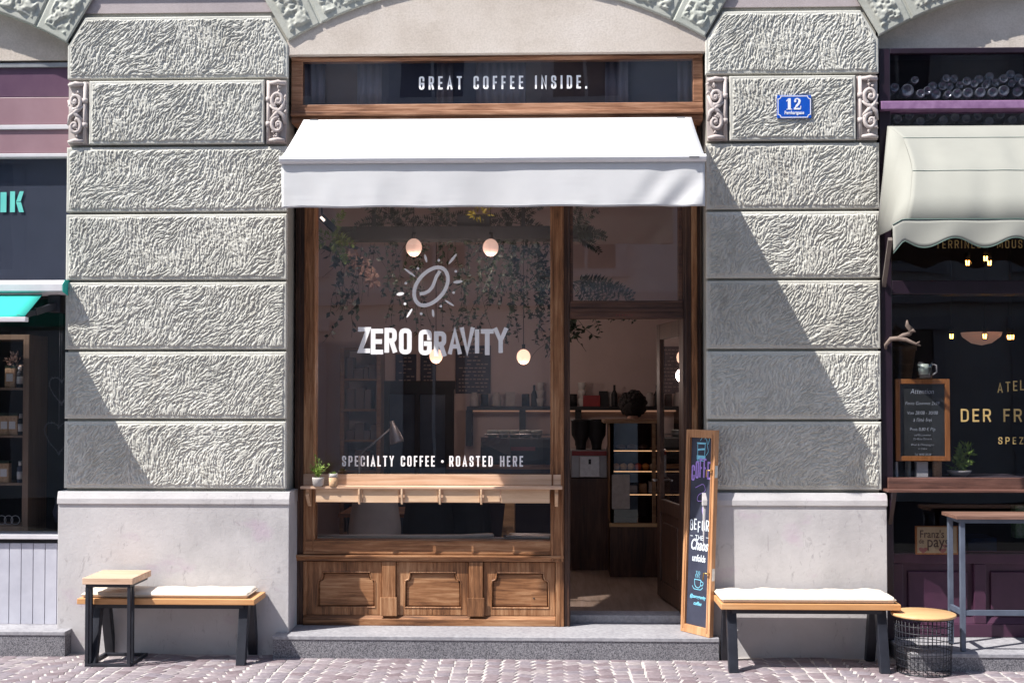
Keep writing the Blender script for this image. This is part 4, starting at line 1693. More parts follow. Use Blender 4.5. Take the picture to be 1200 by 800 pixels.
for k in range(5):
    y = (k - 2) * .065
    xx = math.sqrt(.18 ** 2 - y * y)
    q.tube([(wc.x - xx, wc.y + y, GZ + .006), (wc.x + xx, wc.y + y, GZ + .006)], .0022, 5)
    q.tube([(wc.x + y, wc.y - xx, GZ + .009), (wc.x + y, wc.y + xx, GZ + .009)], .0022, 5)
q.build('wire_basket', M['black_metal'], t)

# tall bar table on the right-hand step
rx = at(1128, 700, -.36).x
t = thing('bar_table', (rx + .6, -.23, .165), 'tall narrow bar table on a blue-grey steel frame outside the purple shop', 'table')
btz = az(604, -.39, 1160)
q = MB()
q.box(rx - .05, rx + 1.35, -.40, -.06, btz - .026, btz)
q.build('table_top', wood('dark_table_board', (.10, .05, .035), (.17, .09, .065), (.26, .16, .125), 'x', .5), t, bevel=.002)
for x in (rx, rx + 1.3):
    for yy in (-.36, -.10):
        q = MB()
        q.box(x - .017, x + .017, yy - .017, yy + .017, .169, btz - .055)
        q.box(x - .008, x + .008, yy - .008, yy + .008, .155, .1695)
        q.build('leg', M['blue_metal'], t, bevel=.002)
q = MB()
q.box(rx - .017, rx + 1.317, -.377, -.343, btz - .0548, btz - .027)
q.box(rx - .017, rx + 1.317, -.117, -.083, btz - .0548, btz - .027)
q.box(rx - .016, rx + .016, -.3425, -.1175, btz - .0548, btz - .028)
q.box(rx + 1.284, rx + 1.316, -.3425, -.1175, btz - .0548, btz - .028)
q.build('top_frame', M['blue_metal'], t)
q = MB()
zc_ = az(717.5, -.36, 1160)
q.box(rx + .0175, rx + 1.2825, -.373, -.347, zc_ - .018, zc_ + .018)
q.box(rx - .013, rx + .013, -.3425, -.1175, zc_ - .018, zc_ + .018)
q.box(rx + 1.287, rx + 1.313, -.3425, -.1175, zc_ - .018, zc_ + .018)
q.build('foot_rail', M['blue_metal'], t)

# ------------------------------------------------------------------ chalkboard made of an old window sash
A0 = Vector((ax(799.5, .14, 735), .14, ZB + .001))
B0 = Vector((ax(833.5, -.13, 744), -.13, ZB + .001))
sdir = (B0 - A0)
sdir.z = 0
SW = sdir.length
sdir.normalize()
snrm = Vector((sdir.y, -sdir.x, 0))           # towards the viewer
if snrm.y > 0: snrm = -snrm
lean = .045
up = (Vector((0, 0, 1)) - snrm * lean).normalized()
SH = (az(503.5, .0, 820) - ZB) * 1.0
t = thing('chalkboard_sign', ((A0 + B0) / 2), 'tall narrow chalkboard in an old wooden window sash leaning by the doorway', 'sign')


def spt(u_, v_, d_=0):
    return A0 + sdir * u_ + up * v_ + snrm * d_


def sbox(mb, u0, u1, v0, v1, d0, d1):
    mb.obox(spt((u0 + u1) / 2, (v0 + v1) / 2, (d0 + d1) / 2), sdir * (u1 - u0) / 2, snrm * (d1 - d0) / 2, up * (v1 - v0) / 2)


q = MB()
fw = .043
sbox(q, 0, fw, 0, SH, -.02, .02)
sbox(q, SW - fw, SW, 0, SH, -.02, .02)
sbox(q, fw + .0005, SW - fw - .0005, 0, .06, -.019, .0195)
sbox(q, fw + .0005, SW - fw - .0005, SH - .06, SH, -.019, .0195)
sbox(q, fw * .55, fw * .75, .03, SH - .03, .0205, .027)
sbox(q, SW - fw * .75, SW - fw * .55, .03, SH - .03, .0205, .027)
q.build('frame', M['oakframe'], t, bevel=.004)
q = MB()
sbox(q, fw - .004, SW - fw + .004, .055, SH - .055, -.008, 0)
bd = q.build('board', M['slate'], t)
smat = Matrix((sdir.to_4d(), up.to_4d(), snrm.to_4d(), (0, 0, 0, 1))).transposed()
for i in range(3): smat[3][i] = 0
smat[3][3] = 1
smat[0][3] = smat[1][3] = smat[2][3] = 0
bw = SW - 2 * fw


def sfn(u_, v_, d_):
    return spt(u_, v_, .0012 + d_)


um = SW / 2
# cup sketch with steam (top), lettering, cup (bottom)
def SV(py): return (az(py, 0, 820) - ZB)
q = MB()
def chalk(pts, t_=.006, closed=False, mb=None, d=0):
    stroke2d(mb, pts, t_, closed, sfn, d)


m1 = MB()
chalk([(um - .05, SV(520)), (um - .045, SV(540)), (um + .03, SV(540)), (um + .035, SV(520))], .006, True, m1)
chalk([(um - .055, SV(519)), (um + .04, SV(519))], .007, False, m1, .0003)
chalk([(um - .04, SV(527)), (um + .03, SV(526))], .014, False, m1, .0006)
chalk([(um - .04, SV(536)), (um + .028, SV(536))], .030, False, m1, .0009)
chalk(rc([(um - .02, SV(516)), (um + .01, SV(511)), (um + .05, SV(514)), (um + .06, SV(522)), (um + .075, SV(529)), (um + .05, SV(533))], .02), .005, False, m1, .0003)
chalk(rc([(um + .03, SV(514)), (um + .06, SV(508)), (um + .085, SV(513)), (um + .07, SV(520))], .02), .005, False, m1, .0006)
m1.build('drawing', M['chalk_cyan'], bd, recalc=False)
m1 = MB()
w_ = bw / 6.3
for i, ch in enumerate('COFFEE'):
    u0 = fw + .012 + i * (w_ + .006)
    arc = .03 * (1 - ((i - 2.5) / 2.5) ** 2)
    glyph(m1, ch, u0, SV(564) + arc, .15 - abs(i - 2.5) * .012, w_ * 1.05, .0155, sfn, .002)
sq = [(um - .06, SV(572)), (um + .03, SV(566)), (um + .06, SV(575)), (um - .03, SV(580)), (um - .04, SV(588)), (um + .05, SV(586)), (um + .02, SV(596)), (um + .03, SV(602))]
chalk(rc(sq, .03), .005, False, m1)
m1.build('writing', M['chalk_purple'], bd, recalc=False)
m1 = MB()
for i, ch in enumerate('BEFORE'):
    u0 = fw + .012 + i * (w_ + .006)
    glyph(m1, ch, u0, SV(622.5) + .010 * math.sin(i * 2.2), .082, w_ * .92, .009, sfn, 0)
for i, ch in enumerate('THE'):
    glyph(m1, ch, um - .045 + i * .034, SV(633), .036, .027, .005, sfn, 0)
chalk([(fw + .02, SV(629)), (fw + .045, SV(629))], .004, False, m1)
chalk([(SW - fw - .045, SV(629)), (SW - fw - .02, SV(629))], .004, False, m1)
m1.build('writing', M['chalk_white'], bd, recalc=False)


def schalk(s_, py, size, mat, sx=1.0, shear=.25, offset=.001, du=0):
    l = spt(um + du, SV(py), .0015)
    mt = smat.copy()
    o = font_text(s_, 'writing', M[mat], bd, l, size, rot=mt, sx=sx, shear=shear, align='CENTER', offset=offset)
    return o


schalk('Chaos', 644.5, .115, 'chalk_white', .66, .3, .0022)
schalk('unfolds', 658, .072, 'chalk_white', .72, .15, .0014)
schalk('@zerogravity', 701, .036, 'chalk_cyan', .88, .25, .0008)
schalk('coffee', 709, .038, 'chalk_cyan', .95, .25, .0009)
m1 = MB()
cu, cv = um - .005, SV(691)
chalk(rc([(cu - .035, cv + .075), (cu - .030, cv + .03), (cu - .01, cv + .015), (cu + .015, cv + .015), (cu + .033, cv + .03), (cu + .037, cv + .075)], .01), .005, True, m1)
chalk(rc([(cu + .037, cv + .066), (cu + .065, cv + .060), (cu + .058, cv + .035), (cu + .035, cv + .035)], .012), .005, False, m1, .0003)
chalk(rc([(cu - .055, cv + .022), (cu - .04, cv + .002), (cu + .04, cv + .002), (cu + .058, cv + .022)], .02), .005, False, m1, .0006)
for k in (-1, 0, 1):
    chalk(rc([(cu + k * .018, cv + .09), (cu + k * .018 - .008, cv + .105), (cu + k * .018 + .008, cv + .122), (cu + k * .018, cv + .138)], .01), .004, False, m1)
m1.build('drawing', M['chalk_cyan'], bd, recalc=False)
for py in (550, 669):
    q = MB()
    v_ = SV(py)
    q.tube([spt(SW - fw * .45, v_, .02), spt(SW - fw * .45, v_, .045), spt(SW - fw * .5 - .03, v_, .047), spt(SW - fw * .5 - .034, v_ - .05, .047)], .0055, 8)
    q.build('handle', M['foil_gold'], t)
    q = MB()
    q.obox(spt(SW + .0012, v_ - .01, 0), sdir * .0012, snrm * .013, up * .045)
    q.build('lock_plate', M['steel'], t)

# ================================================================== CAFE INTERIOR
FZ = .268
BY = 5.4                                   # back wall
CX0, CX1, CZT = -3.0, 2.25, 4.62


def wallbox(name, mat, *b_):
    q = MB()
    q.box(*b_)
    return struct(q.build(name, M[mat] if isinstance(mat, str) else mat))


wallbox('interior_floor', 'floor_in', CX0, CX1, .6205, BY, FZ - .05, FZ - .001)
wallbox('interior_ceiling', 'ceil_in', CX0, CX1, .62, BY, CZT, CZT + .1)
wallbox('interior_wall', 'wall_in', CX0 - .1, CX1 + .1, BY, BY + .1, 0, 5)
wallbox('interior_wall', 'wall_in', CX0 - .1, CX0, .63, BY, 0, 5)
wallbox('interior_wall', 'wall_in', CX1, CX1 + .1, .63, BY, 0, 5)
q = MB()      # wall below the window, inside
q.box(xl0, xm1 - .01, .44, .60, ZB - .1, zsill1 - .01)
struct(q.build('window_parapet', M['dark_wall']))
q = MB()
for x in (-2.9, 2.12):
    q.prism([(x, CZT - .001), (x + .12, CZT - .001), (x + .12, CZT - .25), (x, CZT - .25)], .7, BY - .002)
q.box(CX0 + .01, CX1 - .01, 3.0, 3.22, CZT - .32, CZT - .001)
tag(q.build('ceiling_beam', M['ceil_in']), 'plastered beams under the cafe ceiling', 'beam')


def B(px0, px1, py0, py1, Y):
    """x0,x1,z0,z1 of a measured rectangle at depth Y"""
    a = at(px0, (py0 + py1) / 2, Y)
    b = at(px1, (py0 + py1) / 2, Y)
    xm_ = (px0 + px1) / 2
    return a.x, b.x, at(xm_, py1, Y).z, at(xm_, py0, Y).z


# pendant globes
for i, (px_, py_, Y, d_, mt, lab) in enumerate(((485, 290, .95, 19, 'globe_near', 'pale pendant globe hanging left of the bean logo'),
                                                (575, 290, .95, 18.5, 'globe_near', 'pale pendant globe hanging right of the bean logo'),
                                                (511, 417, 3.6, 15.5, 'globe', 'warm lit globe seen behind the letter R of the window name'),
                                                (613.5, 418, 3.6, 16, 'globe', 'warm lit globe hanging near the timber mullion'))):
    c = at(px_, py_, Y)
    r_ = d_ / 2 * (Y + CD) / FPX
    t = thing('pendant_lamp', (c.x, c.y, c.z - r_), lab, 'lamp', 'paper globe lamps in the cafe')
    q = MB()
    q.ball(c, r_, 20, 14, (1, 1, 1.12))
    q.build('lamp_shade', M[mt], t)
    q = MB()
    q.tube([(c.x, c.y, c.z + r_ * 1.15), (c.x, c.y, CZT)], .004, 5)
    q.tube([(c.x, c.y, c.z + r_ * 1.15), (c.x, c.y, c.z + r_ * 1.15 + .05)], .018, 8)
    q.build('cord', M['black'], t)
    ld = bpy.data.lights.new('globe_light', 'POINT')
    ld.energy = 4.4
    ld.color = (1.0, .80, .72)
    ld.shadow_soft_size = .08
    lo_ = bpy.data.objects.new('globe_light', ld)
    COL.objects.link(lo_)
    lo_.location = (c.x, c.y, c.z - r_ * 1.3 - .1)

# hanging planter rail
x0, x1, z0, z1 = B(395, 652, 266, 281, 1.25)
q = MB()
q.box(x0, x1 + .3, 1.2, 1.42, z0, z1)
q.box(x0 + .3, x0 + .33, 1.28, 1.31, z1, CZT)
q.box(x1 - .3, x1 - .27, 1.28, 1.31, z1, CZT)
tag(q.build('planter_rail', M['black']), 'long dark planter trough hung across the window inside the cafe', 'planter')
x0, x1, z0, z1 = B(536, 574, 252, 266, 1.25)
q = MB()
q.box(x0, x1, 1.22, 1.38, z0, z1)
tag(q.build('planter_box', M['black']), 'square black planter box with yellowing leaves on the rail', 'planter')


def vine(px_, py0, py1, Y, seed, label, n=5, spread=.12, ll=.035, dens=60, mat='leaf_dark', droop=True):
    rnd = random.Random(seed)
    top = at(px_, py0, Y)
    bot = at(px_, py1, Y)
    L = top.z - bot.z
    q = MB()
    for s_ in range(n):
        l_ = L * rnd.uniform(.45, 1.0)
        x, y, z = top.x + rnd.uniform(-spread, spread), Y + rnd.uniform(-.08, .1), top.z
        pts = [Vector((x, y, z))]
        st = 12
        dx = rnd.uniform(-.02, .02)
        for k in range(st):
            dx += rnd.gauss(0, .006)
            x += dx
            y += rnd.gauss(0, .008)
            z -= l_ / st
            pts.append(Vector((x, y, z)))
        q.tube(pts, .0022, 4, smooth=False)
        for k in range(int(dens * .8 * l_)):
            f = rnd.random() * (st - .01)
            j = int(f)
            pp = pts[j].lerp(pts[j + 1], f - j)
            leaf(q, pp, (rnd.gauss(0, .8), rnd.gauss(0, .6), rnd.gauss(-.5, .6)), ll * rnd.uniform(.8, 1.7), ll * rnd.uniform(.5, 1.0), rnd)
    o = q.build('hanging_vine', M[mat], recalc=False)
    tag(o, label, 'plant', 'vines trailing inside the cafe window')
    return o


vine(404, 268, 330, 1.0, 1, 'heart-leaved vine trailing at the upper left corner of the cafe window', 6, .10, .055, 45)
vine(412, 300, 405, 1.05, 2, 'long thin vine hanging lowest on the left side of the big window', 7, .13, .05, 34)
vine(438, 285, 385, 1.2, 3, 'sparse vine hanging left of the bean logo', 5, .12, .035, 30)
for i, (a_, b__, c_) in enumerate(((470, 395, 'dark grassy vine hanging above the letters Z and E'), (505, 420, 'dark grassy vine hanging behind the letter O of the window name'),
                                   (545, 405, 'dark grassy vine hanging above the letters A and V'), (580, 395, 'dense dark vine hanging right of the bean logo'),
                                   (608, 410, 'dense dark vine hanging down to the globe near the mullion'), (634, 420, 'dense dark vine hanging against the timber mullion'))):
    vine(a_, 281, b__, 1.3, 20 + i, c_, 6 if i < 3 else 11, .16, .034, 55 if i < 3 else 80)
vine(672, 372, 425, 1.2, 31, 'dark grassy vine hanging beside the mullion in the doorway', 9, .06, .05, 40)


def fern(px_, py_, Y, seed, label, n=7, L=.5, dirs=None, mat='leaf_dark'):
    rnd = random.Random(seed)
    c = at(px_, py_, Y)
    q = MB()
    for i in range(n):
        a = dirs[i % len(dirs)] if dirs else rnd.uniform(-.4, 3.5)
        a += rnd.uniform(-.15, .15)
        l_ = L * rnd.uniform(.7, 1.1)
        y = rnd.uniform(-.25, .25)
        p = Vector(c)
        pts = [p.copy()]
        d = Vector((math.cos(a), y, math.sin(a))).normalized()
        for k in range(16):
            d = (d + Vector((0, 0, -.05))).normalized()
            p = p + d * l_ / 16
            pts.append(p.copy())
        q.tube(pts, .003, 4, smooth=False)
        for k in range(2, 17):
            s_ = d.cross(Vector((0, 1, 0))).normalized()
            w_ = .075 * (1 - abs(k / 16 - .35) * .9)
            dd = (pts[k] - pts[k - 1]).normalized()
            s_ = dd.cross(Vector((0, 1, 0))).normalized()
            for sg in (-1, 1):
                leaf(q, pts[k], dd * .5 + s_ * sg, w_, .022, rnd, .1)
    o = q.build('hanging_fern', M[mat], recalc=False)
    tag(o, label, 'plant', 'ferns hanging inside the cafe')
    return o


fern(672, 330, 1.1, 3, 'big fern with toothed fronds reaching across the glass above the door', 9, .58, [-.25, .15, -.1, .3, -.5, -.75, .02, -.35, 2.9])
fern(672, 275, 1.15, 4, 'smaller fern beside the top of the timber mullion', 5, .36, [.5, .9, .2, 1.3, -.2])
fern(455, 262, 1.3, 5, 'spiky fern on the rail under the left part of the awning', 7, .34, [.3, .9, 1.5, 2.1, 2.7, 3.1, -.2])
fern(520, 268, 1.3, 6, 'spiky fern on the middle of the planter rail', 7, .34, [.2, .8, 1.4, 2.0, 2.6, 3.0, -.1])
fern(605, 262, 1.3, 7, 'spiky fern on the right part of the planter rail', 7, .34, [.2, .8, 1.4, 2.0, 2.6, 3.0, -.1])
fern(385, 280, .95, 8, 'light green frond at the left edge of the big window', 5, .26, [2.6, .2, 3.4, -.5, 1.2], 'leaf_green')
q = MB()
leaf_cluster(q, at(560, 250, 1.2), (.11, .05, .05), 46, .06, .018, .2, 12)
tag(q.build('yellowing_plant', M['leaf_yellow'], recalc=False), 'bright yellow-green leaves above the square planter box', 'plant')
q = MB()  # pale leaf cluster stands in for a patch of light behind the vines
for k, (px_, py_) in enumerate(((405, 300), (412, 310), (420, 307), (427, 318), (433, 326), (438, 330), (409, 292), (430, 312))):
    c = at(px_, py_, 1.5)
    leaf_cluster(q, c, (.05, .03, .05), 26, .06, .05, .0, 40 + k)
tag(q.build('lit_patch_leaves', M['leaf_dry'], recalc=False), 'pale pink leaves standing in for a lit patch left of the logo', 'plant')
c = at(383, 262, .9)
t = thing('spot_lamp', c, 'small tilted clip-on spot lamp at the top left of the cafe window', 'lamp')
q = MB()
q.bar(c + Vector((-.05, 0, .06)), c + Vector((.06, .05, -.05)), .05, .05)
q.tube([c + Vector((-.04, 0, .06)), c + Vector((-.05, 0, .3))], .008, 6)
q.build('housing', M['black'], t, bevel=.006)
q = MB()
q.bar(c + Vector((-.045, -.03, .05)), c + Vector((-.015, -.03, .02)), .02, .02)
q.build('lens', emis('spot_lens', (1, .85, .75), 1.5), t)

# menu boards on the back wall
for i, (a_, b__, c_, d_, lab) in enumerate(((464, 488, 415, 449, 'narrow dark menu board, left of the pair behind the window name'), (493, 511, 415, 449, 'narrow dark menu board, right of the pair behind the window name'),
                                            (534, 575, 405, 461, 'large dark menu board with small writing on the back wall'))):
    x0, x1, z0, z1 = B(a_, b__, c_, d_, BY)
    t = thing('menu_board', ((x0 + x1) / 2, BY, z0), lab, 'menu board')
    q = MB()
    q.box(x0, x1, BY - .03, BY - .002, z0, z1)
    q.build('board', M['slate'], t)
    q = MB()
    rnd = random.Random(i)
    for k in range(int((z1 - z0) / .045)):
        z = z1 - .05 - k * .045
        x = x0 + .04
        while x < x1 - .06:
            w_ = rnd.uniform(.02, .05)
            if rnd.random() < .75: q.box(x, x + w_, BY - .032, BY - .0305, z, z + .014)
            x += w_ + .015
    q.build('writing', pm('faded_chalk', (.30, .22, .2), (.36, .28, .26)), t)

# rear doorway with a blue-grey pane
x0, x1, z0, z1 = B(447, 532, 450, 610, BY - .02)
t = thing('rear_doorway', ((x0 + x1) / 2, BY, FZ), 'black framed glazed rear doorway in the cafe back wall', 'door')
q = MB()
q.box(x0, x0 + .10, BY - .1, BY - .002, FZ, z1)
q.box(x1 - .10, x1, BY - .1, BY - .002, FZ, z1)
q.box(x0 - .02, x1 + .02, BY - .11, BY - .101, z1 - .06, z1 + .04)
q.box(x0 + .1, x1 - .1, BY - .1, BY - .002, z1 - .12, z1)
q.box((x0 + x1) / 2 - .03, (x0 + x1) / 2 + .03, BY - .09, BY - .03, FZ, z1 - .12)
q.build('frame', M['black'], t)
q = MB()
q.box(x0 + .1, x1 - .1, BY - .03, BY - .006, FZ, z1 - .12)
q.build('pane', M['mirror_wall'], t)

# arched shelf niche on the left
x0, x1, z0, z1 = B(398, 446, 408, 600, BY - .4)
t = thing('bookcase', ((x0 + x1) / 2, BY - .2, FZ), 'dark open bookcase with stacked boxes at the left of the cafe', 'bookcase')
q = MB()
q.box(x0, x0 + .05, BY - .4, BY - .02, FZ, z1)
q.box(x1 - .05, x1, BY - .4, BY - .02, FZ, z1)
for k in range(7):
    z = FZ + .1 + k * (z1 - FZ - .12) / 6
    q.box(x0 + .051, x1 - .051, BY - .39, BY - .03, z, z + .025)
q.build('case', M['display_wood'], t)
rnd = random.Random(3)
q = MB()
for k in range(6):
    z = FZ + .1255 + k * (z1 - FZ - .12) / 6
    x = x0 + .07
    while x < x1 - .12:
        w_ = rnd.uniform(.04, .12)
        q.box(x, x + w_, BY - .35, BY - .1, z, z + rnd.uniform(.1, .26))
        x += w_ + .01
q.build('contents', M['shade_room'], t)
wallx = B(398, 402, 400, 560, 3.2)
# articulated desk lamp
c0, c1, c2 = at(421, 533, 1.3), at(459, 501, 1.35), at(470, 507, 1.35)
t = thing('desk_lamp', (c0.x, c0.y, c0.z), 'articulated grey desk lamp inside the window above the words SPECIALTY COFFEE', 'lamp')
q = MB()
q.tube([c0, c1], .008, 6)
q.tube([c0 + Vector((0, .03, 0)), c1 + Vector((0, .03, 0))], .005, 6)
q.tube([(c0.x, c0.y, c0.z), (c0.x, c0.y, az(590, 1.3))], .01, 6)
q.build('arm', M['steel'], t)
q = MB()
d = Vector((.25, 0, -1)).normalized()
pts = [c1 + Vector((-.0, 0, .06)) + d * s_ for s_ in (0, .04, .05, .12, .18, .20)]
q.tube(pts, [.02, .022, .03, .05, .062, .06], 14)
q.build('lamp_shade', M['steel'], t)
# window table and chair inside
x0, x1, z0, z1 = B(396, 506, 602, 606, 1.6)
t = thing('cafe_table', ((x0 + x1) / 2, 1.8, FZ), 'dark wooden table inside, behind the low pane', 'table')
q = MB()
q.box(x0, x1, 1.6, 2.3, z1 - .03, z1)
q.build('table_top', M['wood_h'], t)
for x in (x0 + .1, x1 - .1):
    for y in (1.68, 2.2):
        q = MB()
        q.box(x - .025, x + .025, y - .025, y + .025, FZ, z1 - .031)
        q.build('leg', M['black'], t)
for i, (px_, Y, col, lab) in enumerate(((436, 1.2, 'paper', 'pale shell chair seen through the low pane under the table'), (500, 1.4, 'black', 'black chair in the middle behind the low pane'), (545, 1.7, 'black', 'black chair further right behind the low pane'))):
    c = at(px_, 640, Y)
    t = thing('chair', (c.x, c.y, FZ), lab, 'chair')
    q = MB()
    rows = []
    for j in range(9):
        v = j / 8
        w_ = .23 * (1 - .3 * abs(v - .3))
        rows.append([(c.x + w_ * s_, c.y + .18 - .1 * math.cos(s_ * 1.4) + .02 * v, FZ + .42 + .46 * v) for s_ in (-1, -.6, -.2, .2, .6, 1)])
    q.sheet(rows)
    q.build('backrest', M[col], t, solid=.015)
    q = MB()
    q.box(c.x - .21, c.x + .21, c.y - .28, c.y + .12, FZ + .42, FZ + .45)
    q.build('seat', M[col], t, bevel=.01)
    for dx, dy in ((-.17, -.2), (.17, -.2), (-.17, .1), (.17, .1)):
        q = MB()
        q.tube([(c.x + dx * .8, c.y + dy, FZ + .419), (c.x + dx * 1.15, c.y + dy * 1.1, FZ)], [.014, .01], 8)
        q.build('leg', M['black'], t)
# tan crate and magazines near the low pane
x0, x1, z0, z1 = B(585, 603, 588, 632, .9)
q = MB()
q.add([(x0 + .05, .9, z1), (x1, .9, z1), (x1, .9, FZ), (x0 - .04, .9, FZ), (x0 + .05, 1.2, z1), (x1, 1.2, z1), (x1, 1.2, FZ), (x0 - .04, 1.2, FZ)],
      [(0, 1, 2, 3), (7, 6, 5, 4), (0, 4, 5, 1), (1, 5, 6, 2), (2, 6, 7, 3), (3, 7, 4, 0)])
tag(q.build('display_stand', M['display_wood']), 'tapered tan wooden stand behind the low pane on the right', 'stand')
c = at(480, 632, .45)
q = MB()
pts = [at(p_, y_, .46) for p_, y_ in ((371, 633), (420, 632), (480, 631.5), (540, 631), (572, 630), (577, 630.2), (579, 631.5))]
q.tube([(p.x, p.y, zsill1 + .012 + (.008 if i > 3 else 0)) for i, p in enumerate(pts)], [.012, .013, .014, .016, .02, .018, .008], 8)
tag(q.build('rolled_poster', M['paper']), 'long pale paper roll lying on the sill behind the low pane', 'roll')
for k, (dx, a_, lab) in enumerate(((0, .1, 'dark magazine at the bottom of the pile on the window sill'), (.03, -.12, 'dark magazine on top of the pile on the window sill'))):
    c = at(616, 630, .47)
    q = MB()
    q.obox((c.x + dx, .475, zsill1 + .008 + .013 * k), Vector((math.cos(a_), math.sin(a_), 0)) * .17, Vector((-math.sin(a_), math.cos(a_), 0)) * .09, (0, 0, .006))
    tag(q.build('magazine', M['slate' if k == 0 else 'steel']), lab, 'magazine', 'magazines on the window sill')

# wall shelf with light beneath, and what stands on it
SHY = BY - .32
x0, x1, z0, z1 = B(547, 800, 476, 480.5, SHY)
t = thing('wall_shelf', ((x0 + x1) / 2, BY, z0), 'long black wall shelf with warm light below, across the cafe back wall', 'shelf')
q = MB()
q.box(x0, x1, SHY, BY - .002, z0, z1)
q.build('board', M['black'], t)
for px_ in (549, 612, 678, 745):
    x = ax(px_, SHY)
    q = MB()
    q.box(x - .035, x + .035, SHY + .05, BY - .002, z0 - .42, z0 - .001)
    q.build('bracket', M['black'], t)
q = MB()
q.box(x0 + .05, x1 - .05, BY - .06, BY - .04, z0 - .022, z0 - .004)
q.build('light_strip', M['ledstrip'], t)
rnd = random.Random(9)
items = [(556, 'jar'), (568, 'can'), (582, 'jar'), (598, 'frame'), (616, 'can'), (626, 'bottle'), (633, 'cups'), (672, 'can'), (682, 'cups'), (693, 'tin'), (707, 'bag'), (713, 'frame'), (720, 'bottle'), (762, 'jar'), (770, 'bottle')]
for i, (px_, kd) in enumerate(items):
    x = ax(px_, SHY + .12, 470)
    y = SHY + .12
    q = MB()
    mt = 'black'
    if kd == 'jar': q.lathe((x, y, z1 + .001), [(.05, 0), (.055, .01), (.055, .12), (.035, .14), (.035, .165), (.0, .165)], 14); mt = 'pot_grey'
    elif kd == 'can': q.lathe((x, y, z1 + .001), [(.045, 0), (.045, .14), (.04, .145), (0, .145)], 14); mt = 'black'
    elif kd == 'bottle': q.lathe((x, y, z1 + .001), [(.035, 0), (.037, .01), (.037, .14), (.014, .19), (.014, .25), (0, .25)], 14); mt = 'black'
    elif kd == 'cups':
        for k in range(3): q.lathe((x, y, z1 + .001 + k * .095), [(.035, 0), (.05, .08), (.052, .092), (0, .092)], 14)
        mt = 'paper'
    elif kd == 'frame': q.box(x - .055, x + .055, y, y + .02, z1 + .001, z1 + .17); mt = 'pot_grey'
    elif kd == 'tin': q.box(x - .1, x + .1, y - .06, y + .06, z1 + .001, z1 + .13); mt = 'red'
    elif kd == 'bag': q.prism([(x - .06, z1 + .001), (x + .06, z1 + .001), (x + .05, z1 + .18), (x - .05, z1 + .18)], y - .04, y + .04); mt = 'black'
    nm = {'jar': ('storage_jar', 'grey lidded jar'), 'can': ('black_canister', 'plain black canister'), 'bottle': ('dark_bottle', 'slim dark bottle'), 'cups': ('cup_stack', 'stack of pale cups'),
          'frame': ('small_card', 'small pale card'), 'tin': ('red_tin', 'wide dark red tin'), 'bag': ('coffee_bag', 'black coffee bag')}[kd]
    where = ['at the far left end', 'second from the left', 'left of the middle bracket', 'just above the bracket left of the mullion', 'above the row of cups', 'near the mullion', 'closest to the left of the mullion',
             'just right of the mullion', 'second right of the mullion', 'in the doorway view', 'left of the barista', 'close left of the barista', 'nearest the left of the barista', 'right of the barista', 'beside the open door'][i]
    tag(q.build(nm[0], M[mt]), nm[1] + ' on the black wall shelf, ' + where, nm[0].split('_')[1])

# counter with espresso machine and cups
CY = 3.2
x0, x1, z0, z1 = B(560, 662, 545, 560, CY)
t = thing('counter', ((x0 + x1) / 2, CY + .3, FZ), 'dark bar counter carrying the black espresso machine', 'counter')
q = MB()
q.box(x0 - .3, ax(712, CY), CY + .02, CY + .7, FZ, z1 - .04)
q.build('base', M['dark_wall'], t)
q = MB()
q.box(x0 - .32, ax(713, CY), CY, CY + .72, z1 - .0395, z1)
q.build('worktop', M['wood_h'], t)
ctz = z1
x0, x1, z0, z1 = B(563, 655, 513, 545, CY + .1)
t = thing('espresso_machine', ((x0 + x1) / 2, CY + .3, ctz), 'wide black espresso machine with cups on top, seen through the big window', 'coffee machine')
q = MB()
q.prism_x([(CY + .12, ctz + .001), (CY + .58, ctz + .001), (CY + .58, z1 - .01), (CY + .16, z1), (CY + .1, z1 - .1), (CY + .1, ctz + .05)], x0, x1)
q.build('body', M['black'], t, bevel=.015)
q = MB()
q.tube([(x0 + .04, CY + .12, z1 + .035), (x1 - .04, CY + .12, z1 + .035)], .008, 6)
for k in range(5):
    x = x0 + .04 + (x1 - x0 - .08) * k / 4
    q.tube([(x, CY + .12, z1 - .005), (x, CY + .12, z1 + .035)], .006, 6)
q.build('cup_rail', M['steel'], t)
q = MB()
q.box((x0 + x1) / 2 - .09, (x0 + x1) / 2 + .16, CY + .094, CY + .099, z1 - .13, z1 - .09)
q.build('badge', M['red'], t)
cup0 = None
for i, px_ in enumerate((577, 590, 603, 616, 629)):
    x = ax(px_, CY + .25)
    q = MB()
    q.lathe((x, CY + .25, z1 - .003), [(.04, .0), (.056, .03), (.058, .075), (.052, .078), (.04, .02), (.0, .02)], 18)
    lab = ['grey-green cup at the left end of the row on the espresso machine', 'second grey-green cup from the left on the espresso machine', 'middle one of the five grey-green cups', 'fourth grey-green cup from the left on the espresso machine', 'grey-green cup at the right end of the row'][i]
    tag(q.build('cup', M['cup']), lab, 'cup', 'cups on the espresso machine')
x0, x1, z0, z1 = B(563, 597, 512, 526, CY - .02)
q = MB()
rows = []
for j in range(8):
    rows.append([(x0 + (x1 - x0) * i / 12 + .02 * j / 8, CY - .02 + .015 * math.sin(i * 1.2 + j), z1 - (z1 - z0) * j / 7 * (1 - .35 * math.cos(i / 12 * 3.1)) - .02 * i / 12) for i in range(13)])
q.sheet(rows)
tag(q.build('tea_towel', M['shade_room'], ), 'striped grey towel hanging over the left end of the espresso machine', 'towel')

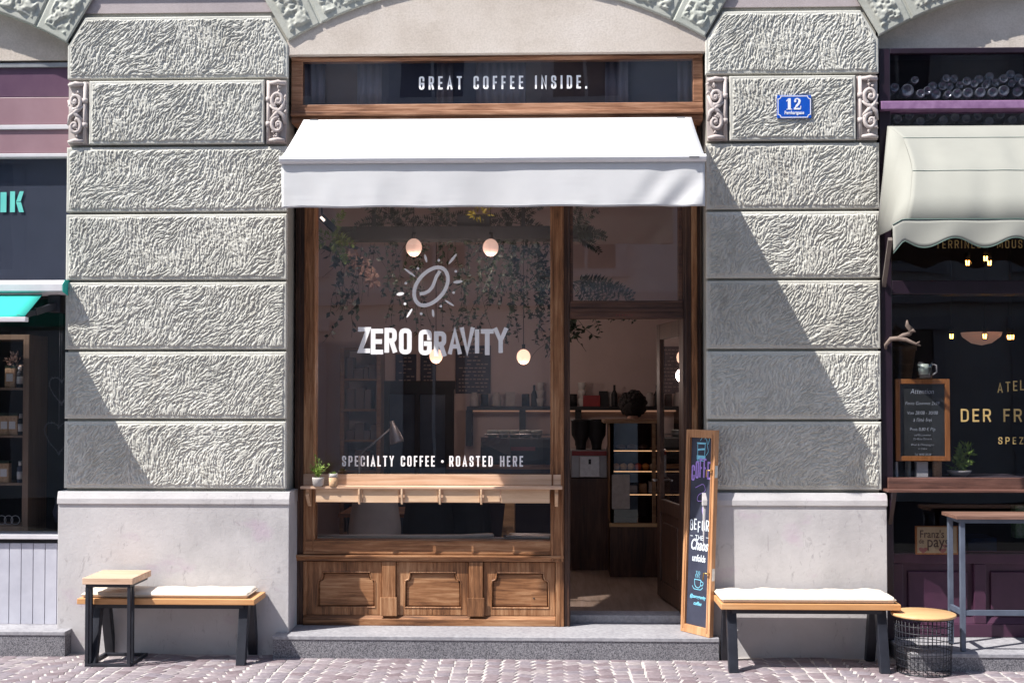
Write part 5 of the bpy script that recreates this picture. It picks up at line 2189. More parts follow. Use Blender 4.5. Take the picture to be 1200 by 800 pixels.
# grinders at the doorway
GY = 2.9
for i, (px_, lab) in enumerate(((681, 'left black coffee grinder hopper by the mullion'), (699.5, 'right black coffee grinder hopper next to the display cabinet'))):
    x0, x1, z0, z1 = B(px_ - 8, px_ + 8, 493, 525, GY)
    xc = (x0 + x1) / 2
    t = thing('coffee_grinder', (xc, GY + .1, z0 - .02), lab, 'grinder', 'coffee grinders on the counter')
    q = MB()
    q.lathe((xc, GY + .1, z0), [(.05, -.02), (.05, .02), (.06, .07), (.092, .13), (.096, .26), (.1, .265), (.1, .285), (0, .285)], 18)
    q.build('hopper', M['black'], t)
    q = MB()
    q.lathe((xc, GY + .1, z0 - .02), [(.07, -.05), (.07, .0), (0, .0)], 18)
    q.build('collar', M['steel'], t)
x0, x1, z0, z1 = B(669, 712, 527, 560, GY)
t = thing('brewing_station', ((x0 + x1) / 2, GY + .2, z0), 'steel and red grinder body with a white front panel in the doorway', 'coffee machine')
q = MB()
q.box(x0, x1, GY, GY + .4, z0, z1)
q.build('body', M['grey_metal'], t, bevel=.01)
q = MB()
q.box(x0 + .01, x1 - .01, GY - .012, GY - .001, z1 - .055, z1 - .01)
q.build('stripe', M['red'], t)
q = MB()
q.box(ax(679, GY), ax(703, GY), GY - .02, GY - .001, z0 + .01, z1 - .06)
q.build('front_panel', M['steel'], t, bevel=.006)
q = MB()
q.box(ax(689.5, GY), ax(692.5, GY), GY - .026, GY - .0205, (z0 + z1) / 2 - .0, (z0 + z1) / 2 + .05)
q.build('switch', M['black'], t)
q = MB()
q.box(x0 - .02, x1 + .02, GY - .03, GY + .5, FZ, z0 - .002)
tag(q.build('counter_block', M['wood_dark']), 'dark timber counter block below the steel and red machine', 'counter')

# display cabinet
DY = 2.42
x0, x1, z0, z1 = B(715, 802, 492, 612, DY)
dt = thing('display_cabinet', ((x0 + x1) / 2, DY + .3, FZ), 'glazed pastry display cabinet with wooden top in the cafe doorway', 'cabinet')
q = MB()
q.box(x0 - .06, x1 + .1, DY - .03, DY + .6, z1 - .03, z1)
q.build('top', M['display_wood'], dt, bevel=.004)
q = MB()
q.box(x0, x1 + .06, DY, DY + .56, FZ, z0 - .001)
q.build('base', M['wood_dark'], dt)
q = MB()
q.box(x0 - .01, x1 + .06, DY - .012, DY - .001, z0 - .04, z0 - .006)
q.build('light_ledge', pm('lit_ledge', (.5, .33, .16), (.56, .38, .2)), dt)
q = MB()
for x in (x0, x0 + .0, ax(764, DY), x1 + .02):
    q.box(x, x + .035, DY, DY + .03, z0, z1 - .031)
q.box(x0, x0 + .02, DY + .03, DY + .55, z0, z1 - .031)
q.build('frame', M['display_wood'], dt)
q = MB()
q.box(x0, x1 + .05, DY + .54, DY + .56, z0, z1 - .031)
q.build('back', M['dark_wall'], dt)
q = MB()
q.box(x0 + .036, x1, DY + .01, DY + .014, z0, z1 - .031)
q.build('pane', M['glass'], dt)
shz = []
for py in (527, 551, 578):
    z = az(py, DY + .1, 745)
    shz.append(z)
    q = MB()
    q.box(x0 + .022, x1 + .02, DY + .04, DY + .53, z - .012, z)
    q.build('shelf', M['display_wood'], dt)
    q = MB()
    q.box(x0 + .03, x1 + .0, DY + .036, DY + .0395, z - .010, z - .002)
    q.build('shelf_light', M['casestrip'], dt)
names = ['leftmost small golden pastry on the middle shelf of the display cabinet', 'second small pastry on the middle shelf, pale yellow', 'third pastry on the middle shelf, pale crust', 'red-topped pastry on the middle shelf of the cabinet', 'orange pastry right of the red-topped one', 'rightmost pale pastry on the middle shelf']
cols = [(.6, .3, .1), (.65, .4, .15), (.6, .42, .22), (.5, .08, .04), (.6, .25, .06), (.5, .4, .28)]
for k in range(6):
    x = ax(722 + k * 8.6, DY + .1)
    q = MB()
    q.lathe((x, DY + .1, shz[1] + .0005), [(.022, 0), (.030, .03), (.034, .035), (.03, .055), (.012, .068), (0, .07)], 12)
    tag(q.build('pastry', pm('pastry_crust', cols[k], rough=.6)), names[k], 'pastry', 'pastries on the middle shelf')
names = ['dark cake at the left of the top shelf in the display cabinet', 'dark cake second from the left on the top shelf', 'dark cake second from the right on the top shelf', 'dark cake at the right of the top shelf in the display cabinet']
for k in range(4):
    x = ax(727 + k * 13.5, DY + .12)
    q = MB()
    q.lathe((x, DY + .12, shz[0] + .0005), [(.045, 0), (.05, .012), (.046, .04), (.02, .052), (0, .055)], 14)
    tag(q.build('cake', pm('dark_cake', (.08, .04, .025), (.12, .06, .04), rough=.7)), names[k], 'cake', 'cakes on the top shelf')
bxn = ['cream carton at the left of the lower cabinet shelf', 'tan carton in the middle of the lower cabinet shelf', 'white carton at the right of the lower cabinet shelf']
for k in range(3):
    x = ax(742 + k * 11, DY + .2)
    q = MB()
    q.box(x - .035, x + .035, DY + .15, DY + .25, shz[2] + .0005, shz[2] + .07 + .02 * k)
    tag(q.build('carton', M[['paper', 'cork', 'paper'][k]], bevel=.003), bxn[k], 'box')
x0_, x1_, z0_, z1_ = B(717, 738, 556, 596, DY - .02)
q = MB()
q.box(x0_, x1_, DY - .02, DY - .014, z0_, z1_)
tag(q.build('price_card', M['pot_grey']), 'pale bluish price card fixed to the lower left of the display cabinet glass', 'card')

# barista behind the cabinet: one skinned body, hair as a child
pc_ = at(742, 478, 3.7)
bt = pc_.z - .03
px0_, py0_ = pc_.x, 3.7


def skin_body(name, joints, edges, parent, mat):
    me = bpy.data.meshes.new(name)
    base = world_loc(parent)
    me.from_pydata([tuple(Vector(j[0]) - base) for j in joints], edges, [])
    o = bpy.data.objects.new(name, me)
    COL.objects.link(o)
    o.parent = parent
    md = o.modifiers.new('skin', 'SKIN')
    for i, j in enumerate(joints):
        me.skin_vertices[0].data[i].radius = j[1]
        me.skin_vertices[0].data[i].use_root = (i == 0)
    sd = o.modifiers.new('sub', 'SUBSURF')
    sd.levels = sd.render_levels = 2
    me.materials.append(mat)
    return o


person = thing('person', (px0_, py0_, FZ), 'person with big dark curly hair behind the pastry cabinet, back turned to the street', 'person')
hd = pc_.z - .02
X = px0_
j = [((X, 3.7, hd - .72), (.16, .11)), ((X, 3.7, hd - .45), (.15, .10)), ((X, 3.7, hd - .26), (.17, .09)), ((X, 3.7, hd - .15), (.055, .055)), ((X, 3.69, hd - .04), (.075, .085)), ((X, 3.69, hd + .08), (.07, .08)),
     ((X - .19, 3.7, hd - .25), (.05, .05)), ((X - .26, 3.66, hd - .52), (.042, .042)), ((X - .22, 3.50, hd - .70), (.032, .032)), ((X - .20, 3.42, hd - .72), (.03, .02)),
     ((X + .19, 3.7, hd - .25), (.05, .05)), ((X + .26, 3.66, hd - .52), (.042, .042)), ((X + .22, 3.50, hd - .70), (.032, .032)), ((X + .20, 3.42, hd - .72), (.03, .02)),
     ((X - .10, 3.7, hd - .82), (.10, .10)), ((X - .11, 3.7, FZ + .50), (.06, .06)), ((X - .11, 3.72, FZ + .08), (.042, .042)), ((X - .12, 3.60, FZ + .04), (.04, .03)),
     ((X + .10, 3.7, hd - .82), (.10, .10)), ((X + .11, 3.7, FZ + .50), (.06, .06)), ((X + .11, 3.72, FZ + .08), (.042, .042)), ((X + .12, 3.60, FZ + .04), (.04, .03))]
e = [(0, 1), (1, 2), (2, 3), (3, 4), (4, 5), (2, 6), (6, 7), (7, 8), (8, 9), (2, 10), (10, 11), (11, 12), (12, 13), (0, 14), (14, 15), (15, 16), (16, 17), (0, 18), (18, 19), (19, 20), (20, 21)]
skin_body('body', j, e, person, M['skin'])
jc = [((X, 3.7, hd - .74), (.175, .125)), ((X, 3.7, hd - .45), (.165, .115)), ((X, 3.7, hd - .27), (.185, .105)), ((X, 3.7, hd - .185), (.09, .08)), ((X - .19, 3.7, hd - .26), (.065, .065)), ((X - .255, 3.665, hd - .50), (.055, .055)), ((X + .19, 3.7, hd - .26), (.065, .065)), ((X + .255, 3.665, hd - .50), (.055, .055))]
skin_body('shirt', jc, [(0, 1), (1, 2), (2, 3), (2, 4), (4, 5), (2, 6), (6, 7)], person, M['shirt'])
q = MB()
q.ball((X, 3.70, hd + .05), .135, 16, 12)
rnd = random.Random(77)
for k in range(110):
    d = Vector((rnd.gauss(0, 1), rnd.gauss(0, 1), rnd.gauss(.25, .9))).normalized()
    if d.y > .45 and d.z < .45: continue
    q.ball(Vector((X, 3.71, hd + .06)) + Vector((d.x * .13, d.y * .12, d.z * .13)), rnd.uniform(.018, .034), 8, 6)
q.build('hair', M['hair'], person)
q = MB()
for sg in (-1, 1): q.ball((X + sg * .03, 3.775, hd + .035), .011, 8, 6)
q.build('eyes', M['black'], person)
q = MB()
q.tube([(X, 3.775, hd + .03), (X, 3.795, hd + .0), (X, 3.78, hd - .008)], [.008, .014, .012], 8)
q.build('nose', M['skin'], person)
q = MB()
q.tube([(X - .025, 3.773, hd - .04), (X, 3.78, hd - .042), (X + .025, 3.773, hd - .04)], [.003, .007, .003], 8)
q.build('mouth', M['red'], person)

# ================================================================== RIGHT NEIGHBOUR: dark purple shopfront
RY = .03
rs = thing('purple_shopfront', (4.0, .3, .165), 'dark purple painted shopfront with gold window lettering right of the right pier', 'shopfront')
X0, X1 = 2.50, 5.63
zst = .1655


def rz(py, Y=RY): return az(py, Y, 1120)
def rxx(px, Y=RY, py=450): return at(px, py, Y).x


q = MB()
q.box(X0, rxx(1046), RY, RY + .2, zst, rz(56))
q.box(X1 - .12, X1, RY, RY + .2, zst, rz(56))
q.box(4.0, 4.1, RY + .01, RY + .19, rz(560), rz(56))
q.box(rxx(1046) + .0005, X1 - .121, RY, RY + .2, rz(344.5), rz(328.5))
q.box(rxx(1046) + .0005, X1 - .121, RY, RY + .2, rz(62.5), rz(56))
q.build('frame', M['aubergine'], rs, bevel=.005)
q = MB()
q.prism_x([(RY - .06, rz(120.5)), (RY - .06, rz(129.5)), (RY + .1, rz(130.5)), (RY + .1, rz(118)), (RY - .0, rz(118))], X0 + .001, X1)
q.build('transom_rail', M['lilac'], rs, bevel=.003)
q = MB()
q.box(rxx(1046), X1 - .12, RY + .028, RY + .034, rz(116), rz(63))
q.build('window_pane', M['glass_dark'], rs)
q = MB()
q.box(rxx(1046), X1 - .12, RY + .028, RY + .034, rz(328.5), rz(131))
p1 = q.build('window_pane', M['glass_dark'], rs)
q = MB()
q.box(rxx(1046), 3.999, RY + .028, RY + .034, rz(562), rz(344.5))
q.box(4.101, X1 - .121, RY + .028, RY + .034, rz(562), rz(344.5))
p2 = q.build('window_pane', M['glass_dark'], rs)
q = MB()
q.box(rxx(1046), X1 - .12, RY + .028, RY + .034, rz(650), rz(574))
q.build('window_pane', M['glass_dark'], rs)
gf = plane_fn(RY + .024)
q = MB()
GYY = RY + .024
def gtxt(s_, px0, w_px, gap_px, py1, py0, t_, ww=None, arc=None):
    x = rxx(px0, GYY, py0)
    s = (GYY + CD) / FPX
    for k, c in enumerate(s_):
        if c == ' ':
            x += (w_px * .6 + gap_px) * s
            continue
        dz = arc[k] * s if arc else 0
        adv = glyph(q, c, x, rz(py0, GYY) + dz, (py0 - py1) * s, w_px * s, t_, gf)
        x += adv + gap_px * s
gtxt('ATELIER', 1169, 6, 3.2, 448.5, 460, .0085, arc=[0, 1.2, 2.2, 3, 3.4, 3.6, 3.6])
q.build('lettering', M['letter_gold'], p2, recalc=False)
q = MB()
gtxt('DER FRANZOSE', 1126, 9.6, 4.3, 479, 494, .0135)
q.build('lettering', M['letter_gold'], p2, recalc=False)
q = MB()
gtxt('SPEZEREIEN', 1170, 5, 3.6, 512, 520, .0065)
q.build('lettering', M['letter_gold'], p2, recalc=False)
q = MB()
gtxt('TERRINES · MOUSSES · PATES', 1097, 4.8, 2.9, 281.5, 291, .0065)
q.build('lettering', M['letter_gold'], p1, recalc=False)
# lower body: panelled purple boards
q = MB()
zl = rz(650)
q.box(rxx(1046) + .0005, X1 - .121, RY + .16, RY + .22, zst, zl)
q.build('base_board', M['purple'], rs)
q = MB()
q.box(rxx(1046) + .0005, X1 - .121, RY + .116, RY + .158, zl - .08, zl)
q.box(rxx(1046) + .0005, X1 - .121, RY + .116, RY + .158, zst, zst + .1)
q.prism_x([(RY + .158, zst + .1005), (RY + .12, zst + .1005), (RY + .15, zst + .15)], rxx(1046) + .001, X1 - .122)
for x in (rxx(1048), rxx(1146), 4.02, 4.8):
    q.box(x, x + .09, RY + .118, RY + .157, zst + .1005, zl - .0805)
q.build('panelling', M['purple'], rs, bevel=.006)
for x0, x1 in ((rxx(1048) + .13, rxx(1146) - .04), (rxx(1146) + .13, 3.98), (4.15, 4.76)):
    q = MB()
    q.box(x0, x1, RY + .138, RY + .159, zst + .2, zl - .14)
    q.build('raised_panel', M['purple'], rs, bevel=.012)
# shelf of the purple shop
q = MB()
q.box(rxx(1040, -.13), X1, -.13, RY - .002, rz(577, -.13), rz(574, -.13))
q.box(rxx(1040, 0), X1, RY - .035, RY - .006, rz(574, -.13) + .001, rz(559.5, .0))
shf = q.build('window_ledge', wood('dark_ledge_wood', (.06, .028, .022), (.13, .06, .045), (.20, .10, .08), 'x', .5), rs, bevel=.003)
q = MB()
x = rxx(1043, -.05)
lz2 = rz(577, -.13) - .001
q.prism_x([(RY - .003, lz2), (-.10, lz2), (-.08, lz2 - .05), (RY - .003, lz2 - .25)], x, x + .03)
q.build('bracket', M['aubergine'], rs)

# dark room behind
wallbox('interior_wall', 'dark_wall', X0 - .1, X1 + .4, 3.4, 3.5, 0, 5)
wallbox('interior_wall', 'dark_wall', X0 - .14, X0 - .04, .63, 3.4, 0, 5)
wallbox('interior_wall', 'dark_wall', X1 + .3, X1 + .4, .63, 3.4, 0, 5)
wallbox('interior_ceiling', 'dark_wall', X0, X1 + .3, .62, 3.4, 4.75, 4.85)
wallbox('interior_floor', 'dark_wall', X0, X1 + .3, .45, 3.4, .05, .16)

# bottles stacked behind the transom
bz = rz(116)
q = MB()
q.box(X0 + .05, X1 - .05, RY + .05, RY + .50, bz - .03, bz - .005)
tag(q.build('bottle_rack', M['dark_wall']), 'dark rack board carrying the bottles behind the purple shop transom', 'rack')
bm_, nt, b = newmat('bottle_glass')
b.inputs['Base Color'].default_value = (.16, .17, .19, 1)
b.inputs['Roughness'].default_value = .12
b.inputs['Coat Weight'].default_value = .6
b.inputs['Metallic'].default_value = .25
rnd = random.Random(4)
def bottle_mesh(r):
    q = MB()
    q.lathe((0, 0, 0), [(.004, .02), (r * .5, .014), (r * .78, .0), (r * .93, .0), (r, .012), (r, .19), (r * .4, .25), (r * .36, .32), (0.002, .32)], 20, 'y')
    o = q.build('glass_bottle', bm_, origin=(0, 0, 0))
    return o
proto = bottle_mesh(.040)
first = True
bot = []
ORD = ['leftmost', 'second', 'third', 'fourth', 'fifth', 'sixth', 'seventh', 'eighth', 'ninth', 'tenth', 'eleventh', 'twelfth', 'thirteenth', 'fourteenth', 'fifteenth', 'sixteenth', 'seventeenth', 'eighteenth']
blist = [(1063.5, 106, 1.25), (1048, 103, .9), (1040, 110, .8), (1072, 94, .75), (1079, 110, .85), (1087.5, 106, .8), (1098, 109.5, 1.0), (1094, 100, .85), (1106, 100, .85), (1111.5, 110.5, .75), (1122.5, 109.5, .95), (1134.5, 109, 1.0),
                     (1149, 108.5, 1.0), (1163.5, 108.5, .95), (1176.5, 106.5, 1.05), (1194, 107, 1.0), (1114, 100.5, .8), (1119, 91.5, .8), (1126, 99, .75), (1133, 95.5, .85), (1142, 98, .8), (1148, 92.5, .85), (1157.5, 97, .75), (1161, 89, .85),
                     (1168, 96, .8), (1176, 92.5, .85), (1185, 86.5, .85), (1186.5, 97, .75), (1194, 91, .85), (1109, 92, .75), (1155, 100, .7), (1199, 97, .8)]
def brow(py): return 'bottom' if py > 103 else ('middle' if py > 94.5 else 'top')
def blabel(px, py):
    r_ = sorted(p[0] for p in blist if brow(p[1]) == brow(py))
    return 'clear bottle base behind the purple shop transom, ' + ORD[r_.index(px)] + ' from left in the ' + brow(py) + ' row'
for px_, py_, s_ in blist:
    c = at(px_, py_, RY + .075)
    o = proto if first else proto.copy()
    if not first: COL.objects.link(o)
    first = False
    o.location = (c.x, RY + .06 + rnd.uniform(0, .04), c.z)
    o.scale = (s_ * 1.0, .9, s_ * 1.0)
    tag(o, blabel(px_, py_).replace('leftmost from left', 'leftmost'), 'bottle', 'bottles stacked behind the transom')
x0, x1 = rxx(1050), X1 - .3
for k in range(12):
    o = proto.copy()
    COL.objects.link(o)
    c = at(1050 + k * 13.4, 140.5 + (k % 3) * 1.5 - (k % 2) * 5, RY + .12)
    o.location = (c.x, RY + .075, c.z)
    o.scale = (.85, .9, .85)
    tag(o, ('dim bottle base in the gap under the lilac rail, ' + ORD[k] + ' from the left').replace('leftmost from the left', 'leftmost'), 'bottle', 'bottles below the lilac rail')

# beige hooded awning with scalloped valance
ba = thing('awning', (4.0, .0, az(257, -.7, 1150)), 'beige hooded awning with green-edged scalloped valance over the purple shop', 'awning')
AX1 = 5.66
sec = [(.01, 147.5, 1040), (-.06, 149.5, 1044), (-.13, 161.5, 1058), (-.22, 175, 1063), (-.31, 188, 1067), (-.39, 200, 1069), (-.51, 228, 1067), (-.63, 256, 1062)]
q = MB()
rows = []
nA = 90
wn_ = vnoise(nA + 1, 8, 22)
for ri, (Y, py, pl_) in enumerate(sec):
    xl = at(pl_, py, Y).x
    z = az(py, Y, 1130)
    rows.append([(xl + (AX1 - xl) * (i / nA), Y + .030 * (wn_[ri, i] - .5) * (1 if 2 < ri < 7 else .2), z) for i in range(nA + 1)])
q.sheet(rows)
q.build('canopy', M['beige_awning'], ba, solid=.003)
for r_i in (2, 5):
    q = MB()
    q.tube([(p[0], p[1] - .0035, p[2] + .002) for p in rows[r_i]], .0022, 5)
    q.build('seam', pm('grey_green_stitching', (.22, .27, .24)), ba)
# side cheek
q = MB()
ck = []
for (Y, py, pl_) in sec:
    xl = at(pl_, py, Y).x
    z = az(py, Y, 1130)
    xw = at(1037, 200, .01).x
    ck.append([(xl, Y, z), (xl * .5 + at(1042, 262, -.3).x * .5 - .01, (Y * .6 - .05), z * .55 + az(266, -.3, 1130) * .45), (at(1046, 265, -.45).x, -.02 + (Y - .01) * .6, az(268, -.45, 1130))])
q.sheet(ck)
q.build('side_cheek', M['beige_awning'], ba, solid=.003)
q = MB()
c0 = (at(1046, 265, -.60).x, -.60, az(265, -.6, 1046))
n_ = 150
rows = []
xs0 = at(1045.5, 262, -.625).x
for j in range(7):
    v = j / 6
    r_ = []
    for i in range(n_ + 1):
        x = xs0 + (AX1 - xs0) * i / n_
        ph = (x - xs0 - .01) / .42 * 2 * math.pi
        top = az(257, -.63, 1130) - max(0, (.07 - (x - xs0))) * .55
        low = az(284.5, -.63, 1130) + .034 * math.cos(ph)
        if x - xs0 < .075: low = min(low, az(297, -.63, 1130) + (x - xs0) * 1.2)
        r_.append((x, -.633 - .01 * v + .012 * v * math.sin(x * 15 + v), top + (low - top) * v))
    rows.append(r_)
q.sheet(rows)
q.build('valance', M['beige_awning'], ba, solid=.0025)
q = MB()
q.tube([(p[0], p[1] - .001, p[2]) for p in rows[-1]], .003, 5)
q.build('valance_trim', pm('green_braid', (.10, .17, .145), (.14, .21, .18)), ba)
q = MB()
q.tube([(p[0], p[1] - .003, p[2] + .002) for p in rows[0]], .003, 5)
q.build('seam', pm('green_braid', (.10, .17, .145), (.14, .21, .18)), ba)
q = MB()
q.bar((at(1035, 345, .1).x, .12, az(345, .1, 1036)), (at(1041, 280, -.3).x + .0, -.35, az(280, -.35, 1040)), .03, .03)
q.build('strut', pm('taupe_metal', (.12, .10, .09)), ba)

# lamps inside the purple shop
for i, (px_, py_, Y, lab) in enumerate(((1134, 308, 1.2, 'glowing amber bulb under the beige valance, left of the pair'), (1155, 303, 1.2, 'glowing amber bulb in the pair under the valance, slightly higher'), (1159.5, 308, 1.35, 'glowing amber bulb in the pair under the valance, slightly lower'),
                                        (1115, 394, 2.0, 'amber bulb left of the bowl lamp behind the purple shop window'), (1154, 394, 1.9, 'amber bulb in front of the bowl lamp'), (1182.5, 395, 2.0, 'amber bulb right of the bowl lamp'), (1186, 395, 2.3, 'amber bulb furthest right of the bowl lamp'))):
    c = at(px_, py_, Y)
    t = thing('bulb_lamp', c, lab, 'lamp', 'amber bulbs in the purple shop')
    q = MB()
    q.ball(c, .034, 12, 8, (1, 1, 1.2))
    q.build('bulb', M['glass_clear'], t)
    q = MB()
    for dx in (-.008, .008): q.tube([(c.x + dx, c.y, c.z - .02), (c.x + dx * 1.5, c.y, c.z + .02)], .006, 6)
    q.build('filament', M['bulb'], t)
    q = MB()
    q.tube([(c.x, c.y, c.z + .038), (c.x, c.y, c.z + .09)], [.018, .022], 10)
    q.tube([(c.x, c.y, c.z + .09), (c.x, c.y, 4.7)], .003, 5)
    q.build('socket', M['black'], t)
c = at(1150, 392, 2.3)
q = MB()
q.lathe((c.x, c.y, c.z), [(.001, -.10), (.09, -.08), (.17, -.02), (.185, .02), (.18, .02), (.0, .015)], 26)
tag(q.build('bowl_lamp', emis('bowl_glow', (.5, .28, .2), .25)), 'shallow glowing bowl lamp behind the purple shop window', 'lamp')

# chalkboard in the right window
CBY = .075
x0, x1, z0, z1 = B(1049.5, 1113.5, 444, 540, CBY)
t = thing('framed_chalkboard', ((x0 + x1) / 2, CBY, z0), 'orange-framed handwritten chalkboard inside the purple shop window', 'sign')
orange = wood('orange_frame_wood', (.34, .12, .03), (.47, .18, .05), (.56, .24, .08), 'z', .5, bs=.1)
q = MB()
w_ = .036
q.box(x0, x0 + w_, CBY, CBY + .03, z0, z1)
q.box(x1 - w_, x1, CBY, CBY + .03, z0, z1)
q.box(x0 + w_ + .0005, x1 - w_ - .0005, CBY + .0005, CBY + .03, z0, z0 + w_)
q.box(x0 + w_ + .0005, x1 - w_ - .0005, CBY + .0005, CBY + .03, z1 - w_, z1)
q.build('frame', orange, t, bevel=.003)
q = MB()
q.box(x0 + w_, x1 - w_, CBY + .015, CBY + .025, z0 + w_, z1 - w_)
bd2 = q.build('board', M['slate_grey'], t)
lines = [('Attention', .055, 0), ('Petite Gourmet 2x29', .036, .085), ('Von 28/08 - 30/08', .038, .16), ('à l\'été frei', .042, .215), ('Preis 0,80 € P/p', .036, .285), ('auf Reservation', .024, .325), ('Ein Käse Dessert', .024, .355), ('Wein & Champagner', .025, .40), ('in Gebot', .022, .43), ('Tel. 0650 20 00', .024, .475)]
for s_, sz, dz in lines:
    font_text(s_, 'writing', M['chalk_white'], bd2, ((x0 + x1) / 2, CBY + .0135, z1 - w_ - .075 - dz * .98), sz, sx=.82, shear=.2, offset=-.0006, align='CENTER')
# jug, pot, books, plant, sign
q = MB()
q.lathe((at(1060, 440, .6).x, .6, az(443, .6, 1060)), [(.055, 0), (.085, .22), (.095, .22), (.095, .26), (.08, .26), (.0, .2)], 22)
tag(q.build('clay_pot', M['display_wood']), 'dim brown plant pot behind the top of the orange-framed chalkboard', 'pot')
c = at(1083, 443.5, .09)
t = thing('glass_jug', c, 'clear glass jug standing on top of the orange-framed chalkboard', 'jug')
q = MB()
q.lathe(c, [(.055, .001), (.062, .01), (.058, .08), (.066, .125), (.062, .125), (.054, .08), (.055, .01), (0, .008)], 24)
q.build('body', M['glass_clear'], t)
q = MB()
q.tube([(c.x + .06, c.y, c.z + .11), (c.x + .092, c.y, c.z + .10), (c.x + .094, c.y, c.z + .05), (c.x + .06, c.y, c.z + .025)], .006, 8)
q.build('handle', M['paper'], t)
q = MB()
q.lathe((c.x - .005, c.y, c.z + .03), [(.038, 0), (.04, .08), (0, .08)], 20)
q.build('filter', M['cup'], t)
lz = rz(560)
q = MB()
q.box(X0 + .12, X1 - .2, RY + .045, RY + .50, lz - .03, lz + .002)
tag(q.build('display_ledge', M['dark_wall']), 'dark display ledge inside the purple shop window', 'shelf')
for i, (a_, b__, mt, lab) in enumerate(((1050, 1053, 'paper', 'narrow pale book at the left under the orange-framed chalkboard'), (1063, 1070, 'cup', 'greenish jar under the orange-framed chalkboard'), (1075, 1088, 'paper', 'wide off-white box under the orange-framed chalkboard'), (1095, 1106, 'cork', 'patterned tan tin under the right corner of the orange-framed chalkboard'))):
    x0, x1, z0, z1 = B(a_, b__, 541, 560, .10)
    q = MB()
    if i in (1, 3):
        q.lathe(((x0 + x1) / 2, .15, lz + .003), [((x1 - x0) / 2, 0), ((x1 - x0) / 2, .11), ((x1 - x0) / 2 - .01, .125), (0, .125)], 18)
    else:
        q.box(x0, x1, .11, .17, lz + .003, z1)
    tag(q.build(['book', 'storage_jar', 'white_box', 'tea_tin'][i], M[mt], bevel=0), lab, ['book', 'jar', 'box', 'tin'][i])
c = at(1124, 559, .20)
t = thing('potted_plant', (c.x, c.y, lz), 'bright green leafy plant beside the orange-framed chalkboard', 'plant')
q = MB()
q.lathe((c.x, c.y, lz + .003), [(.05, 0), (.085, .03), (.09, .045), (.0, .045)], 22)
q.build('pot', M['pot_grey'], t)
q = MB()
rnd = random.Random(8)
for k in range(9):
    a = rnd.uniform(-.4, .9)
    pts = [Vector((c.x, c.y, lz + .04)), Vector((c.x + a * .06, c.y - .01, lz + .12)), Vector((c.x + a * .10 + .01, c.y - .02, lz + rnd.uniform(.18, .27)))]
    q.tube(pts, .003, 4)
for cc, rr, n_ in ((at(1124, 548, .20), (.06, .04, .05), 50), (at(1131, 530, .20), (.06, .04, .07), 80), (at(1126, 540, .20), (.05, .04, .04), 40)):
    leaf_cluster(q, cc, rr, n_, .05, .024, .4, n_)
q.build('foliage', M['leaf_green'], t, recalc=False)
x0, x1, z0, z1 = B(1073, 1123, 616, 649.5, .10)
t = thing('cream_sign', ((x0 + x1) / 2, .10, z0), 'framed cream sign with brown serif writing in the low pane of the purple shop', 'sign')
q = MB()
q.box(x0, x1, .105, .12, z0, z1)
q.build('frame', orange, t, bevel=.002)
q = MB()
q.box(x0 + .012, x1 - .012, .099, .1045, z0 + .012, z1 - .008)
sb_ = q.build('panel', M['sack'], t)
font_text("Franz's", 'writing', M['letter_dark'], sb_, (x0 + .028, .0975, z1 - .088), .082, sx=.82, offset=.0005)
font_text('de', 'writing', M['letter_dark'], sb_, (x0 + .022, .0975, z0 + .085), .05, sx=.85, offset=.0003)
font_text('pays', 'writing', M['letter_dark'], sb_, (x0 + .082, .0975, z0 + .058), .118, sx=.83, offset=.0005)
q = MB()
for hxp, hzp, s_ in ((x0 + .055, z0 + .035, .034), (x0 + .20, z0 + .032, .030), (x1 - .10, z1 - .15, .020)):
    pts = []
    for k in range(18):
        a = 2 * math.pi * k / 18
        pts.append((hxp + s_ * math.sin(a) ** 3, .098, hzp + s_ * .8 * (.81 * math.cos(a) - .31 * math.cos(2 * a) - .12 * math.cos(3 * a))))
    q.add(pts, [tuple(range(18))])
q.build('hearts', pm('faded_red_ink', (.42, .16, .13)), sb_, recalc=False)
# blue crate and green bottle behind the low pane
x0, x1, z0, z1 = B(1135, 1168, 630, 650, .8)
q = MB()
q.box(x0, x1, .8, 1.1, z0 - .1, z1)
tag(q.build('blue_crate', pm('dark_blue_plastic', (.02, .05, .16))), 'dark blue crate behind the low pane of the purple shop', 'crate', None)
x0, x1, z0, z1 = B(1190, 1200, 592, 612, .5)
q = MB()
q.box(x0, x1 + .1, .5, .6, z0 - .12, z1)
tag(q.build('green_box', pm('leaf_print_box', (.08, .2, .05), (.3, .36, .3), 30)), 'green and white printed box behind the low pane at the right edge', 'box')

# driftwood branch on the frame at the right pier
q = MB()
d0 = at(1037, 430, .1)
bp = [(1038, 430, .12), (1037, 418, .08), (1038, 404, .02), (1044, 397, -.02), (1053, 396.5, -.05), (1062, 398, -.08), (1071, 402, -.10), (1079, 405, -.12)]
q.tube([at(a_, b__, c_) for a_, b__, c_ in bp], [.008, .011, .014, .017, .018, .015, .011, .005], 9)
bp = [(1052, 396, -.05), (1058, 393, -.06), (1066, 391, -.07), (1068, 386, -.08), (1063, 381, -.09), (1063, 375, -.09)]
q.tube([at(a_, b__, c_) for a_, b__, c_ in bp], [.012, .016, .017, .022, .016, .005], 9)
q.tube([at(1066, 389, -.07), at(1070, 387, -.1), at(1073, 389, -.11)], [.018, .012, .004], 8)
q.tube([at(1074, 403, -.11), at(1078, 400, -.12)], [.010, .004], 8)
q.tube([at(1037, 425, .1), at(1039, 436, .14), at(1040, 445, .17)], [.016, .012, .006], 8)
tag(q.build('driftwood_branch', M['driftwood']), 'gnarled grey driftwood branch fixed beside the right pier', 'branch')

